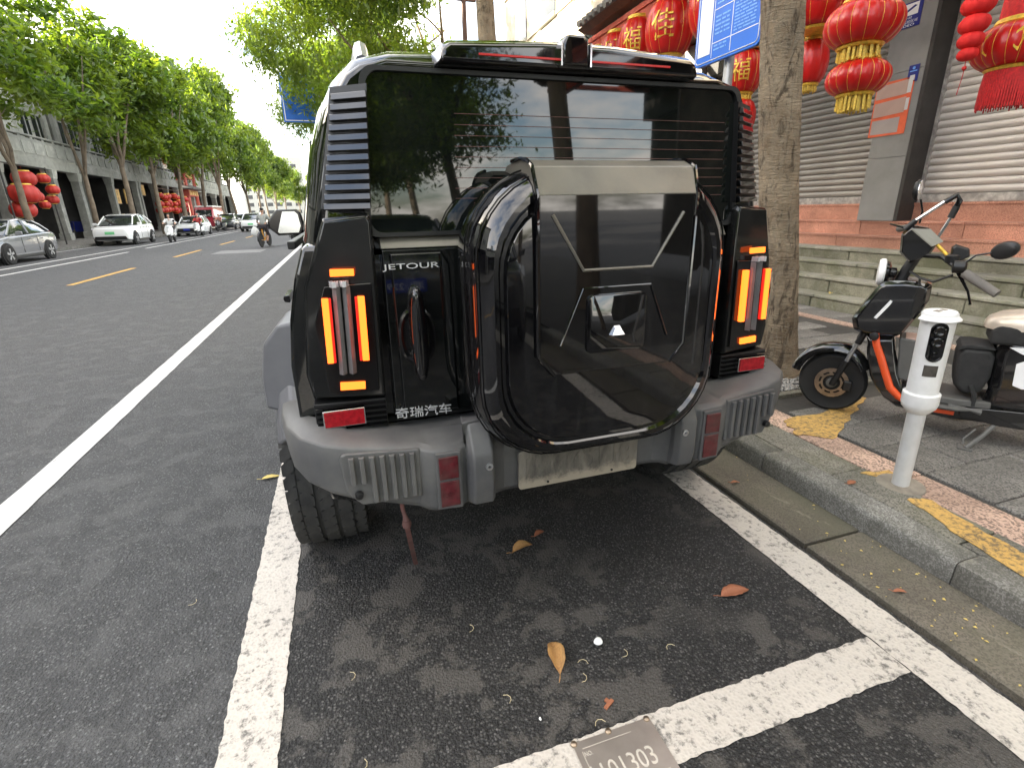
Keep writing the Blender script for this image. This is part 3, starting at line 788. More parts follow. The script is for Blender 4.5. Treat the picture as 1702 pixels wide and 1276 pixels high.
# roof spoiler with brake strip, camera hump, antenna fin
sp = MB().loft([[(x * k, Y, z) for x, z in ((-.405, z0), (-.395, z1 - .012), (-.375, z1), (-.1, z1 + .016), (.1, z1 + .016), (.375, z1), (.395, z1 - .012), (.405, z0))] for Y, z0, z1, k in ((1.535, 1.800, 1.838, 1.0), (1.56, 1.794, 1.853, 1.012), (1.66, 1.80, 1.866, 1.02), (1.84, 1.84, 1.872, .98))])
spo = obj('spoiler', S(sp), 'suv_gloss', suv, smooth=True, bevel=.008, seg=3)
obj('brake_strip', S(MB().box(-.30, .30, 1.5305, 1.54, 1.817, 1.8215)), 'lamp_strip', spo)
hm = MB().loft([[(-.02 + x * k, Y, z0 + z) for x, z in ((-.045, -.03), (-.045, .02), (-.028, .044), (.028, .044), (.045, .02), (.045, -.03))] for Y, k, z0 in ((1.515, .88, 1.833), (1.53, 1, 1.835), (1.62, 1.0, 1.838), (1.72, 1.5, 1.828))])
h = obj('camera_hump', S(hm), 'suv_gloss', spo, smooth=True, bevel=.006)
[obj('camera_trim', S(MB().box(a, a + .005, 1.512, 1.54, 1.80, 1.858)), 'chrome', spo) for a in (-.068, .022)]
obj('antenna_fin', S(MB().loft([[(-.08 + x, Y, z) for x, z in ((-.022, 1.87), (-.004, zt), (.004, zt), (.022, 1.87))] for Y, zt in ((2.06, 1.945), (2.12, 1.94), (2.24, 1.885))])), 'black_gloss', suv, smooth=True)
# tailgate
tg = MB(); tg.xz([(-.612, .775), (-.606, 1.318), (.606, 1.318), (.612, .775)], 1.575, 1.612)
tail = obj('tailgate', S(tg), 'suv_black', suv, bevel=.006, seg=3)
obj('tailgate_ledge', S(MB().loft([[(x, 1.571, 1.319), (x, 1.592, 1.352), (x, 1.612, 1.354), (x, 1.612, 1.319)] for x in (-.607, .607)])), 'suv_cap', tail, bevel=.003)
obj('raised_panel', S(MB().loft([[(x, 1.5735, z) for x, z in ((-.585, .79), (-.585, 1.31), (-.43, 1.31), (-.405, 1.27), (-.40, .79))], [(x, 1.563, z) for x, z in ((-.58, .80), (-.58, 1.302), (-.435, 1.302), (-.412, 1.268), (-.408, .80))]])), 'suv_black', tail, bevel=.002)
hr = MB(); secs = []
def oval(hw, hh, cx, cz, Y, n=24, p=2.6):
    o = []
    for k in range(n):
        a = 2 * math.pi * k / n; c, s_ = math.cos(a), math.sin(a)
        o.append((cx + hw * abs(c) ** (2 / p) * (1 if c > 0 else -1), Y, cz + hh * abs(s_) ** (2 / p) * (1 if s_ > 0 else -1)))
    return o
obj('handle_cup', S(MB().loft([oval(.054, .086, -.523, 1.055, 1.566, 24, 2.4), oval(.057, .089, -.523, 1.055, 1.555, 24, 2.4), oval(.050, .082, -.523, 1.055, 1.5535, 24, 2.4), oval(.040, .07, -.523, 1.055, 1.562, 24, 2.4)])), 'black_gloss', tail, smooth=True)
obj('handle_grip', S(MB().loft([oval(.027 * k, .148 * k2, -.520, 1.062, Y, 24, 2.6) for Y, k, k2 in ((1.562, 1, 1), (1.542, 1.0, 1.0), (1.530, .85, .97), (1.523, .5, .9), (1.521, .15, .8))])), 'suv_gloss', tail, smooth=True)
def badge(body, w, h, cx, cz, Y, mat, name='badge', slant=0):
    mb = fit(textmesh(body, .1, .002), w, h)
    remap(mb, lambda a, b, c: (cx + a, Y - c, cz + b + slant * a))
    return obj(name, S(mb), mat, tail, fix=False)
badge('JETOUR', .168, .021, -.524, 1.266, 1.5605, 'badge_silver')
badge('奇瑞汽车', .182, .036, -.522, .805, 1.5605, 'badge_silver', 'badge', -.03)
# tail lamps
for s in (-1, 1):
    def L(mb): return S(mb if s < 0 else mb.mir())
    out = [(-.755, 1.408), (-.632, 1.420), (-.624, 1.405), (-.637, .872), (-.85, .878), (-.862, .96), (-.832, 1.22)]
    cxo, czo = -.735, 1.13
    q = MB().loft([[(x, 1.62, z) for x, z in out], [(x, 1.560 + (.035 if x < -.80 else 0), z) for x, z in out], [(cxo + (x - cxo) * .93, 1.548 + (.03 if x < -.80 else 0), czo + (z - czo) * .965) for x, z in out]])
    lamp = obj('tail_lamp', L(q), 'dark_lens', suv, smooth=True, bevel=.004, sharp=25)
    obj('lamp_frame', L(MB().prism([(-.775, 1.5405, 1.225), (-.645, 1.5405, 1.228), (-.655, 1.5405, .90), (-.80, 1.5405, .905), (-.815, 1.5405, 1.12)], (0, .006, 0))), 'black_gloss', lamp, bevel=.003)
    def bar(p, d, mat, nm='light_bar', y=1.5385): return obj(nm, L(MB().prism([(x, y - d, z) for x, z in p], (0, d, 0))), mat, lamp, bevel=.0015)
    bar([(-.755, 1.253), (-.690, 1.252), (-.689, 1.271), (-.754, 1.273)], .008, 'lamp_glow')
    bar([(-.793, 1.006), (-.776, 1.005), (-.768, 1.193), (-.786, 1.194)], .016, 'lamp_glow')
    bar([(-.694, 1.004), (-.675, 1.003), (-.669, 1.193), (-.688, 1.194)], .016, 'lamp_glow')
    bar([(-.768, .917), (-.696, .913), (-.694, .936), (-.766, .941)], .008, 'lamp_glow')
    bar([(-.7755, 1.004), (-.769, 1.004), (-.761, 1.193), (-.7675, 1.193)], .010, 'lamp_red')
    bar([(-.702, 1.003), (-.695, 1.003), (-.689, 1.193), (-.696, 1.193)], .010, 'lamp_red')
    for a in (-.7475, -.720):
        obj('reflector_fin', L(MB().loft([[(a + x + dz, Y, z) for x, Y in ((-.011, 1.540), (0, 1.524), (.011, 1.540))] for z, dz in ((.965, -.006), (1.222, .004))])), 'grey_lens', lamp)
        obj('fin_cap', L(MB().loft([[(a + x, Y, z) for x, Y in ((-.013, 1.541), (-.005, 1.518), (.005, 1.518), (.013, 1.541))] for z in (1.223, 1.240)])), 'badge_silver', lamp)
    trim = obj('lamp_trim', L(MB().xz([(-.852, .78), (-.852, .871), (-.638, .866), (-.638, .772)], 1.560, 1.62)), 'black_plastic', suv, bevel=.003)
    for i in range(5):
        z = .787 + i * .0178
        obj('trim_rib', L(MB().loft([[(-.848, 1.562, z - .004), (-.848, 1.546, z), (-.848, 1.562, z + .004)], [(-.70, 1.562, z - .004), (-.70, 1.542, z), (-.70, 1.562, z + .004)], [(-.640, 1.562, z - .006), (-.640, 1.542, z - .003), (-.640, 1.562, z + .002)]])), 'black_gloss', trim)
    obj('reflector_frame', L(MB().box(-.830, -.705, 1.536, 1.56, .798, .853)), 'chrome', trim, bevel=.002)
    obj('reflector', L(MB().box(-.826, -.709, 1.532, 1.535, .802, .849)), 'red_lens', trim)
# ------- spare wheel cover
CZ = 1.108
def layer(hw, hh, rad, Y, dz=0, dx=0): return [(x + dx, Y, z) for x, z in rrect(hw, hh, rad, 8, 0, CZ + dz)]
cv = MB().loft([layer(.345, .36, .20, 1.575), layer(.385, .40, .225, 1.54), layer(.402, .418, .235, 1.47), layer(.403, .420, .235, 1.40), layer(.392, .412, .23, 1.335), layer(.365, .388, .22, 1.292), layer(.350, .374, .212, 1.281), layer(.338, .362, .206, 1.281), layer(.331, .354, .203, 1.290), layer(.322, .345, .198, 1.290), layer(.314, .338, .192, 1.279), layer(.28, .30, .17, 1.276)])
cov = obj('spare_wheel_cover', S(cv), 'suv_gloss', suv, smooth=True, sharp=30)
for Yr, k in ((1.378, 1.0025), (1.318, .962)):
    pts = layer(.4035 * k, .4205 * k, .236 * k, Yr); obj('cover_seam', S(MB().tube(pts + pts[:1], .0025, 5, False)), 'black_gloss', cov, smooth=True)
# raised centre panel with top cap
pnl = [(-.232, 1.455), (.232, 1.455), (.232, 1.03), (.185, .975), (-.185, .975), (-.232, 1.03)]
obj('centre_panel', S(MB().loft([[(x * 1.03, 1.281, CZ + (z - CZ) * 1.03) for x, z in pnl], [(x, 1.262, z) for x, z in pnl]])), 'suv_gloss', cov, bevel=.004)
obj('panel_cap', S(MB().loft([[(-.236, 1.2605, 1.452), (-.236, 1.275, 1.44), (-.236, 1.40, 1.50), (-.236, 1.53, 1.525), (-.236, 1.51, 1.540), (-.240, 1.40, 1.546), (-.240, 1.335, 1.540), (-.239, 1.290, 1.522)], [(.236, 1.2605, 1.452), (.236, 1.275, 1.44), (.236, 1.40, 1.50), (.236, 1.53, 1.525), (.236, 1.51, 1.540), (.240, 1.40, 1.546), (.240, 1.335, 1.540), (.239, 1.290, 1.522)]])), 'suv_cap', cov, bevel=.003)
for s in (-1, 1):
    obj('panel_edge', S(MB().tube([(s * .240, 1.45, 1.546), (s * .241, 1.37, 1.546), (s * .241, 1.33, 1.540), (s * .240, 1.289, 1.523), (s * .236, 1.261, 1.452), (s * .234, 1.263, 1.03), (s * .188, 1.263, .975)], .0055, 6)), 'suv_gloss', cov, smooth=True)
obj('panel_crease', S(MB().tube([(-.195, 1.2605, 1.405), (-.105, 1.2605, 1.262), (.105, 1.2605, 1.262), (.195, 1.2605, 1.405)], .0048, 6)), 'suv_cap', cov)
obj('panel_crease', S(MB().tube([(-.17, 1.2605, 1.06), (-.105, 1.2605, 1.213), (.105, 1.2605, 1.213), (.17, 1.2605, 1.06)], .003, 6)), 'suv_gloss', cov)
sq = [(x, z) for x, z in rrect(.092, .082, .016, 5, 0, 1.112)]
obj('badge_plate', S(MB().loft([[(x, 1.2625, z) for x, z in sq], [(x, 1.256, z) for x, z in sq], [(x * .96, 1.2545, 1.112 + (z - 1.112) * .96) for x, z in sq]])), 'suv_gloss', cov, smooth=True)
obj('rear_camera', S(MB().loft([[(-.026, 1.256, 1.078), (-.010, 1.256, 1.105), (.010, 1.256, 1.105), (.026, 1.256, 1.078)], [(-.020, 1.238, 1.079), (-.009, 1.244, 1.098), (.009, 1.244, 1.098), (.020, 1.238, 1.079)]])), 'chrome', cov, bevel=.002)
# ------- bumper
path = [(.985, 2.02), (.982, 1.86), (.972, 1.72), (.950, 1.60), (.905, 1.505), (.840, 1.450), (.765, 1.428), (.575, 1.420), (.545, 1.402), (.525, 1.392), (.440, 1.392), (.425, 1.408), (.335, 1.408), (.318, 1.43), (.285, 1.452), (.0, 1.456)]
full = [(-x, y) for x, y in path] + [(x, y) for x, y in reversed(path[:-1])]
def zbot(x): 
    a = abs(x)
    return .505 if a < .30 else .512 + .01 * (a - .3) if a < .56 else .52 + (a - .56) * .32 if a < .80 else .597 + (a - .80) * .26
def ztop(x):
    a = abs(x)
    return .700 if a < .29 else .736 if a < .50 else .736 + (a - .50) * .15
secs = []
for i, (x, y) in enumerate(full):
    p0, p1 = Vector(full[max(i - 1, 0)]), Vector(full[min(i + 1, len(full) - 1)]); d = (p1 - p0).normalized(); nn = Vector((-d.y, d.x))
    def off(k): return (x, y + k) if abs(x) < .80 else (x + nn.x * k, y + nn.y * k)
    zt, zb = ztop(x), zbot(x); zi = max(zt + .012, .756)
    deep = 1.572 - y if abs(x) < .80 else .13 if abs(x) < .93 else .08
    o1, o2, o3, o4 = off(deep), off(.022), off(.006), off(.10 if abs(x) < .93 else .06)
    secs.append([(*o1, zi), (*off(.03), zt + .006), (*o3, zt - .008), (x, y, zt - .03), (*off(.002), (zt + zb) / 2), (*off(.010), zb + .02), (*off(.028), zb), (*o4, zb + .01), (*o1, zb + .05)])
bump = obj('rear_bumper', S(MB().loft(secs)), 'bumper_plastic', suv, smooth=True, bevel=.004, sharp=28)
obj('bumper_shelf', S(MB().box(-.70, .70, 1.53, 1.62, .70, .754)), 'bumper_plastic', bump)
for s in (-1, 1):
    def L(mb): return S(mb if s < 0 else mb.mir())
    vent = [(-.795, .735), (-.790, .752), (-.775, .757), (-.562, .742), (-.566, .580), (-.745, .585), (-.785, .625)]
    v = obj('vent_panel', L(MB().prism([(x, 1.412 + (.012 if x < -.78 else 0), z) for x, z in vent], (0, .02, 0))), 'bumper_plastic', bump, bevel=.006)
    for i in range(7):
        x = -.762 + i * .029; zt = .748 - i * .002; zb = (.66 if i < 2 else .592)
        obj('vent_rib', L(MB().loft([[(x - .0095, 1.4125, z), (x - .006, 1.400, z), (x + .006, 1.400, z), (x + .0095, 1.4125, z)] for z in (zb, zt)])), 'bumper_plastic', v, bevel=.002)
    obj('vent_bolt', L(MB().lathe([(.006, 1.397), (.012, 1.399), (.013, 1.4125)], 12, (-.752, 0, .625), 'y')), 'black_plastic', v, smooth=True)
    fl = obj('fog_lamp_frame', L(MB().xz([(-.523, .535), (-.520, .728), (-.443, .726), (-.443, .530)], 1.3865, 1.40)), 'bumper_plastic', bump, bevel=.004)
    obj('fog_lamp', L(MB().box(-.513, -.453, 1.381, 1.3862, .640, .715)), 'red_lens_dark', fl, bevel=.002)
    obj('fog_lamp', L(MB().box(-.513, -.453, 1.381, 1.3862, .545, .632)), 'red_lens_dark', fl, bevel=.002)
    tw = MB().loft([[(-.425, 1.43, z), (-.420, 1.395 + d, z), (-.405, 1.372 + d, z), (-.345, 1.372 + d, z), (-.332, 1.395 + d, z), (-.328, 1.45, z)] for z, d in ((.53, .012), (.58, 0), (.70, 0), (.715, .006), (.79, .06), (.80, .10))])
    o = obj('tow_housing', L(tw), 'bumper_plastic', bump, smooth=True, bevel=.006, sharp=25)
    obj('tow_bolt', L(MB().lathe([(.0045, 1.374), (.006, 1.366), (.0115, 1.367), (.0125, 1.374)], 12, (-.358, 0, .665), 'y')), 'alloy', o, smooth=True)
pl = obj('number_plate', S(MB().prism([(x, 1.4385, z) for x, z in rrect(.226, .071, .012, 4, -.014, .590)], (0, .012, 0))), 'dirty_plate', bump, bevel=.0025)
tm = fit(textmesh('HNOU8', .1, .0012), .40, .085); remap(tm, lambda a, b, c: (-.012 + a, 1.4375 - c, .592 + b)); obj('plate_lettering', S(tm), 'dirty_plate', pl, fix=False)
for x in (-.135, .11):
    for z in (.533, .648): obj('plate_screw', S(MB().lathe([(.0045, 1.4355), (.0045, 1.438)], 8, (x, 0, z), 'y')), 'black_plastic', pl)
# ------- fender flares, wheels
AX = 2.28; AZ = .405
def flare(y0, a0, a1, tail_y):
    secs = []
    for k in range(15):
        a = R(a0 + (a1 - a0) * k / 14); c, s_ = math.cos(a), math.sin(a)
        def P(r, x): return (x, y0 + r * c, max(AZ + r * s_, .50))
        secs.append([P(.455, -.885), P(.455, -1.005), P(.475, -1.018), P(.60, -.985), P(.635, -.945), P(.635, -.885)])
    return MB().loft(secs)
for y0 in (AX, AX + 2.83):
    both('fender_flare', flare(y0, 152, 20, 0), 'flare_plastic', smooth=True, bevel=.008, sharp=32)
both('flare_extension', MB().loft([[(-.90, 1.86, 1.075), (-.955, 1.86, 1.065), (-1.012, 1.88, 1.0), (-1.034, 1.885, .88), (-1.038, 1.88, .765), (-.935, 1.83, .752), (-.895, 1.80, .76)], [(-.88, 2.25, 1.06), (-.95, 2.25, 1.05), (-1.0, 2.25, 1.0), (-1.015, 2.1, .88), (-1.015, 2.0, .765), (-.93, 1.98, .752), (-.88, 1.98, .76)]]), 'flare_plastic', bevel=.014, seg=3)
tyre = MB().lathe([(.25, -.10), (.34, -.135), (.385, -.132), (.400, -.115), (.402, .0), (.400, .115), (.385, .132), (.34, .135), (.25, .10)], 48, (0, 0, 0), 'x')
ty_me = mesh('tyre', tyre, 'rubber', True)
tr = MB(); rt = random.Random(5)
for k in range(46):
    a0 = 2 * math.pi * k / 46
    for j, (x0, w, sk) in enumerate(((-.118, .042, .03), (-.066, .050, -.035), (.0, .050, .035), (.066, .050, -.035), (.118, .042, .03))):
        a = a0 + (.068 if j % 2 else 0); hl = .021; pr = []
        for r_ in (.398, .411 - (.006 if j in (0, 4) else 0)):
            for dx, da in ((-w / 2, -hl + sk * .3), (w * .1, -hl - .012), (w / 2, -hl - sk * .3), (w / 2, hl - sk * .3), (w * -.1, hl + .012), (-w / 2, hl + sk * .3)):
                an = a + da / .405; pr.append((x0 + dx, r_ * math.cos(an), r_ * math.sin(an)))
        tr.add(pr, [tuple(range(6, 12))] + [(i, (i + 1) % 6, 6 + (i + 1) % 6, 6 + i) for i in range(6)])
    for sx in (-1, 1):
        a = a0 + .03; pr = []
        for r_, xx in ((.397, .128), (.372, .139)):
            for da in (-.017, .017):
                an = a + da / .4; pr.append((sx * xx, r_ * math.cos(an), r_ * math.sin(an))); pr.append((sx * (xx + .006), (r_ + .002) * math.cos(an), (r_ + .002) * math.sin(an)))
        tr.add(pr, [(1, 3, 7, 5), (0, 1, 5, 4), (2, 6, 7, 3), (0, 2, 3, 1), (4, 5, 7, 6)])
tr_me = mesh('tread', tr, 'rubber')
rim_me = mesh('rim', MB().lathe([(.05, .06), (.07, .10), (.20, .085), (.245, .105), (.252, .12), (.252, -.1)], 32, (0, 0, 0), 'x'), 'alloy', True)
for sx in (-1, 1):
    for y in (AX, AX + 2.83):
        w = obj('wheel', ty_me, None, suv, loc=(sx * .888, y - CY0, AZ + .004))
        obj('tread_blocks', tr_me, None, w); obj('rim', rim_me, None, w, rot=(0, 0, 0 if sx > 0 else math.pi))
# hanging static strap under the bumper
st = obj('ground_strap', S(MB().tube([(-.622, 1.60, .52), (-.620, 1.585, .44), (-.615, 1.578, .415), (-.613, 1.577, .40)], [.009, .008, .008, .012], 10).lathe([(.003, -.018), (.014, -.013), (.017, 0), (.014, .013), (.003, .018)], 12, (-.612, 1.577, .385), 'z').loft([[(x0 - .009, y, z - .003), (x0 + .009, y, z - .003), (x0 + .009, y, z + .004), (x0 - .009, y, z + .004)] for x0, y, z in ((-.612, 1.577, .375), (-.597, 1.68, .22), (-.580, 1.80, .06), (-.574, 1.84, .008))])), 'rusty', suv, smooth=True, label='rusty red strap hanging from the bumper to the asphalt')
# ------------------------------------------------------------------ lanterns
def ell_prof(rx, rz, n=11, cut=.22):
    a0 = math.asin(min(.95, 1 - cut * .9)); out = []
    for i in range(n):
        a = -a0 + 2 * a0 * i / (n - 1); out.append((rx * math.cos(a) ** .8, rz * math.sin(a) / math.sin(a0)))
    return out
def lantern(label, loc, d, h, mat='lantern_red', glyph=None, face=0, tassel='gold', group=None, cap=True, lobes=16, drop=.12, ring=True, nm='red_lantern'):
    t = thing(nm, label, 'lantern', loc, 0, group); r, hh = d / 2, h / 2
    prof = ell_prof(r, hh); n = lobes * 6
    b = obj('lantern_body', MB().lathe(prof, n, lobes=lobes, depth=.045), mat, t, smooth=True, sharp=60)
    if ring:
        for k in range(lobes):
            a = 2 * math.pi * (k) / lobes
            pts = [(p[0] * .9595 * math.cos(a), p[0] * .9595 * math.sin(a), p[1]) for p in prof]
            obj('rib', MB().tube(pts, max(.0018, d * .0032), 4), 'lantern_gold', b)
    cr = prof[0][0] * .92
    if cap:
        obj('top_cap', MB().lathe([(cr * .9, hh - .01), (cr, hh + .012), (cr * .92, hh + .03 + .05 * h), (cr * .3, hh + .035 + .05 * h)], 20), 'lantern_gold', t, smooth=True)
        obj('bottom_cap', MB().lathe([(cr * .3, -hh - .03), (cr * .92, -hh - .028), (cr, -hh - .01), (cr * .9, -hh + .012)], 20), 'lantern_gold', t, smooth=True)
    obj('cord', MB().tube([(0, 0, hh), (0, 0, hh + .25)], .004, 5), 'tassel_red', t)
    if tassel:
        mb = MB(); rr = random.Random(int(loc[1] * 100)); m = 'tassel_gold' if tassel == 'gold' else 'tassel_red'
        for k in range(60):
            a = k * 2.4; q = cr * .85 * math.sqrt((k + .5) / 60)
            mb.tube([(q * math.cos(a), q * math.sin(a), -hh - .02), (q * 1.05 * math.cos(a), q * 1.05 * math.sin(a), -hh - drop * rr.uniform(.85, 1.05))], [cr * .085, cr * .06], 4)
        tag(obj('tassel', mb, m, t, smooth=True), None, None, None, 'stuff')
    if glyph:
        mb = fit(textmesh(glyph, .3, .003), h * .5, h * .55)
        def cv_(a, b, c):
            zz = b; rr_ = r * math.cos(math.asin(max(-.95, min(.95, zz / hh * .85)))) ** .8 * 1.012 + c
            an = face + a / r
            return (rr_ * math.cos(an), rr_ * math.sin(an), zz)
        obj('gold_character', remap(mb, cv_), 'lantern_gold', t, fix=False)
    return t
FC = math.pi + .35   # faces the road, slightly towards the camera
lantern('wide glossy red lantern with gold tassel, upper of the pair before the shutter', (4.58, 4.0, 2.885), .62, .315, drop=.13, cap=True)
lantern('wide glossy red lantern with loose gold tassel, lower of the pair before the shutter', (4.62, 4.0, 2.475), .52, .245, drop=.15, cap=True)
obj_c = obj('lantern_rope', MB().tube([(4.56, 4.0, 4.4), (4.58, 4.0, 3.0), (4.62, 4.0, 2.5)], .006, 6), 'tassel_gold'); tag(obj_c, 'thin gold rope holding the pair of glossy lanterns', 'rope')
mb = MB().lathe([(.045, 0), (.075, .01), (.085, .05), (.06, .09), (.045, .11)], 16, (4.57, 4.0, 3.05)); tag(obj('rope_tassel', mb, 'tassel_gold', smooth=True), 'gold tassel knot above the upper glossy lantern', 'tassel')
big = [((4.95, 7.55, 3.86), .70, .66, '佳', 'big round red lantern with one gold character under the eave beam'),
       ((4.95, 8.42, 3.92), .62, .60, '福', 'round red lantern behind the big one under the eave beam'),
       ((4.95, 9.12, 3.95), .56, .54, '乐', 'red lantern with gold burst near the eave end'),
       ((4.95, 9.75, 3.92), .50, .48, None, 'last small red lantern at the eave end'),
       ((4.95, 6.55, 3.84), .66, .64, '佳', 'round red lantern half hidden by the blue sign'),
       ((4.98, 5.92, 2.955), .46, .44, '福', 'gold printed red lantern between the sign and the trunk, top of its string'),
       ((4.98, 5.92, 2.46), .40, .37, None, 'middle red lantern of the string beside the trunk'),
       ((4.98, 5.92, 2.09), .30, .27, None, 'lowest small red lantern of the string beside the trunk'),
       ((4.98, 5.92, 3.52), .64, .62, None, 'large red lantern above the string beside the trunk'),
       ((4.92, 4.86, 3.42), .62, .60, None, 'large red lantern hanging right behind the trunk'),
       ((5.10, 5.02, 2.86), .34, .40, None, 'small red lantern peeping out behind the trunk')]
for loc, d, h, g, lab in big:
    lantern(lab, loc, d, h, 'lantern_red', g, FC + (.35 if loc[1] > 5 else 0), 'gold' if d < .6 else None, lobes=12, drop=.09, ring=(d > .4))
# stacked felt balls and the silk lantern at the right
g = thing('felt_garland', 'hanging garland of stacked red felt balls before the pale shutter', 'garland', (5.0, 3.36, 2.5))
for k, (z, r) in enumerate(((.50, .12), (.37, .115), (.235, .105), (.125, .09), (.03, .072))):
    obj('felt_ball', MB().lathe([(r * math.cos(a) ** .7, z + r * .66 * math.sin(a)) for a in [R(-85 + 17 * i) for i in range(11)]], 40, lobes=8, depth=.10), 'felt_red', g, smooth=True, sharp=60)
obj('bead', MB().lathe([(.002, -.09), (.016, -.075), (.016, -.06), (.002, -.05)], 10), 'lantern_red', g, smooth=True)
obj('cord', MB().tube([(0, 0, 1.8), (0, 0, 0), (.003, 0, -.12), (-.004, .01, -.26)], .003, 5), 'tassel_red', g)
t = lantern('red silk lantern with gold print and long red fringe', (5.46, 3.3, 2.60), .60, .30, 'lantern_red', None, FC, None, lobes=20)
fr = MB()
for k in range(60):
    a = 2 * math.pi * k / 60; fr.tube([(.155 * math.cos(a), .155 * math.sin(a), -.17), (.165 * math.cos(a), .165 * math.sin(a), -.30), (.168 * math.cos(a) + rnd.uniform(-.006, .006), .168 * math.sin(a), -.455 + rnd.uniform(-.015, .015))], [.012, .011, .006], 4)
tag(obj('fringe', fr, 'tassel_red', t, smooth=True), None, None, None, 'stuff')
obj('fringe_core', MB().lathe([(.15, -.16), (.155, -.43)], 24), 'tassel_red', t)
obj('neck', MB().lathe([(.155, .17), (.15, .40), (.14, .42)], 24), 'tassel_red', t, smooth=True)
for zz in (-.165, .16): obj('gold_band', MB().lathe([(.16, zz - .015), (.172, zz), (.16, zz + .015)], 24), 'lantern_gold', t, smooth=True)
for k in range(9):
    a = 2 * math.pi * k / 9 + .2; cxr = .298 * .9
    pts = []
    for q in range(5):
        an = a + .10 * math.cos(q * 1.257); zz = .09 * math.sin(q * 1.257); rr = .305 * math.cos(math.asin(zz / .15 * .75)) ** .8; pts.append((rr * math.cos(an), rr * math.sin(an), zz))
    obj('gold_print', MB().add(pts, [(0, 1, 2, 3, 4)]), 'lantern_gold', t)

# ------------------------------------------------------------------ blue parking sign
sg = thing('parking_sign', 'blue parking notice board with white text beside the tree', 'sign', (2.80, 3.58, ZS))
obj('post', MB().tube([(.09, .02, -.02), (.09, .02, 3.45)], .035, 16), 'steel_post', sg, smooth=True)
bd = obj('board', MB().prism([(0, y, z) for y, z in rrect(.345, .62, .045, 5, -.03, 2.945)], (.03, 0, 0)), 'sign_blue', sg, bevel=.003)
rim = [(-.0025, y, z) for y, z in rrect(.325, .60, .035, 5, -.03, 2.945)]
obj('border', MB().tube(rim + rim[:1], .0035, 4, False), 'sign_white', bd)
def bb(name, y0, y1, z0, z1, mat, x=-.004): return obj(name, MB().box(x, -.0005, min(y0, y1), max(y0, y1), z0, z1), mat, bd)
# the code panel is left plain white, as the code itself is left out
bb('white_panel', .275, .135, 2.39, 2.77, 'sign_white')
bb('letter_stem', .235, .215, 2.83, 3.25, 'sign_white'); bb('letter_foot', .25, .20, 2.82, 2.835, 'sign_white')
bb('letter_arm', .215, .12, 3.20, 3.25, 'sign_white')
for z in (2.45, 2.66, 2.86, 3.06): bb('rule', .115, -.345, z - .0025, z + .0025, 'sign_white', -.002)
bb('rule', -.085, -.08, 2.36, 2.74, 'sign_white', -.002); bb('rule', .12, .115, 2.36, 3.3, 'sign_white', -.002)
rs = random.Random(9)
for (ya, yb, z0, z1, hh) in ((.095, -.06, 2.50, 2.63, .017), (-.105, -.315, 2.47, 2.82, .013), (.095, -.04, 2.40, 2.43, .016), (.095, -.31, 2.69, 2.72, .016), (.095, -.05, 2.90, 3.03, .019), (-.07, -.30, 2.90, 3.02, .019), (.095, -.25, 3.1, 3.3, .022)):
    z = z0
    while z < z1:
        y = ya
        while y > yb + .01:
            w = min(y - yb, rs.uniform(.02, .075)); obj('text_mark', MB().box(-.002, -.0005, y - w, y, z, z + hh * .62), 'sign_lightblue', bd); y -= w + rs.uniform(.004, .014)
        z += hh * 1.55
obj('bracket', MB().box(.03, .13, -.03, .07, 2.5, 2.54).box(.03, .13, -.03, .07, 3.2, 3.24), 'steel_post', sg)
# thin pole and road sign further along
p = thing('sign_pole', 'thin reddish pole with short cross arm further up the sidewalk', 'pole', (2.98, 12.0, ZS))
obj('pole_shaft', MB().tube([(0, 0, -.05), (.0, 0, 5.6)], .05, 10), 'dark_timber', p, smooth=True)
obj('cross_arm', MB().box(-.45, .25, -.03, .03, 5.36, 5.41), 'dark_timber', p)
rsn = thing('road_sign', 'blue direction sign half hidden in the leaves', 'sign', (3.1, 23.0, ZS))
obj('mast', MB().tube([(0, 0, -.05), (0, 0, 5.8)], .09, 10), 'steel_post', rsn, smooth=True)
obj('arm', MB().tube([(0, 0, 5.55), (-4.6, 0, 5.55)], .05, 8), 'steel_post', rsn, smooth=True)
rb = obj('board', MB().box(-4.55, -3.35, -.06, -.03, 4.62, 6.25), 'sign_blue', rsn, bevel=.01)
obj('border', MB().box(-4.5, -3.4, -.066, -.061, 4.67, 4.70).box(-4.5, -3.4, -.066, -.061, 6.17, 6.20).box(-4.5, -4.47, -.066, -.061, 4.7, 6.17).box(-3.43, -3.4, -.066, -.061, 4.7, 6.17), 'sign_white', rb)

# ------------------------------------------------------------------ camera bollard
bl = thing('camera_bollard', 'white parking camera bollard standing on the kerb strip', 'bollard', (2.475, 1.51, ZS))
bl.rotation_euler = (R(1.0), R(-3.2), 0)
obj('foot', MB().lathe([(.105, -.006), (.10, .006), (.05, .010), (.001, .011)], 28), 'concrete_patch', bl, smooth=True)
obj('post', MB().lathe([(.0365, -.002), (.0365, .43)], 28), 'bollard_grey', bl, smooth=True)
obj('collar', MB().lathe([(.037, .392), (.050, .405), (.066, .425), (.071, .445), (.071, .492), (.066, .497)], 32), 'bollard_white', bl, smooth=True)
hd = obj('head', MB().lathe([(.060, .494), (.0605, .60), (.063, .845), (.064, .848), (.064, .862), (.058, .870), (.03, .872), (.001, .872)], 36), 'bollard_white', bl, smooth=True)
va = math.atan2(-1.51, -2.475) + R(12)
def fc(r, h, u): return ((r) * math.cos(va + u), r * math.sin(va + u), h)
ps = []
for a, b in rrect(.030, .087, .03, 6, 0, .745): ps.append((a, b))
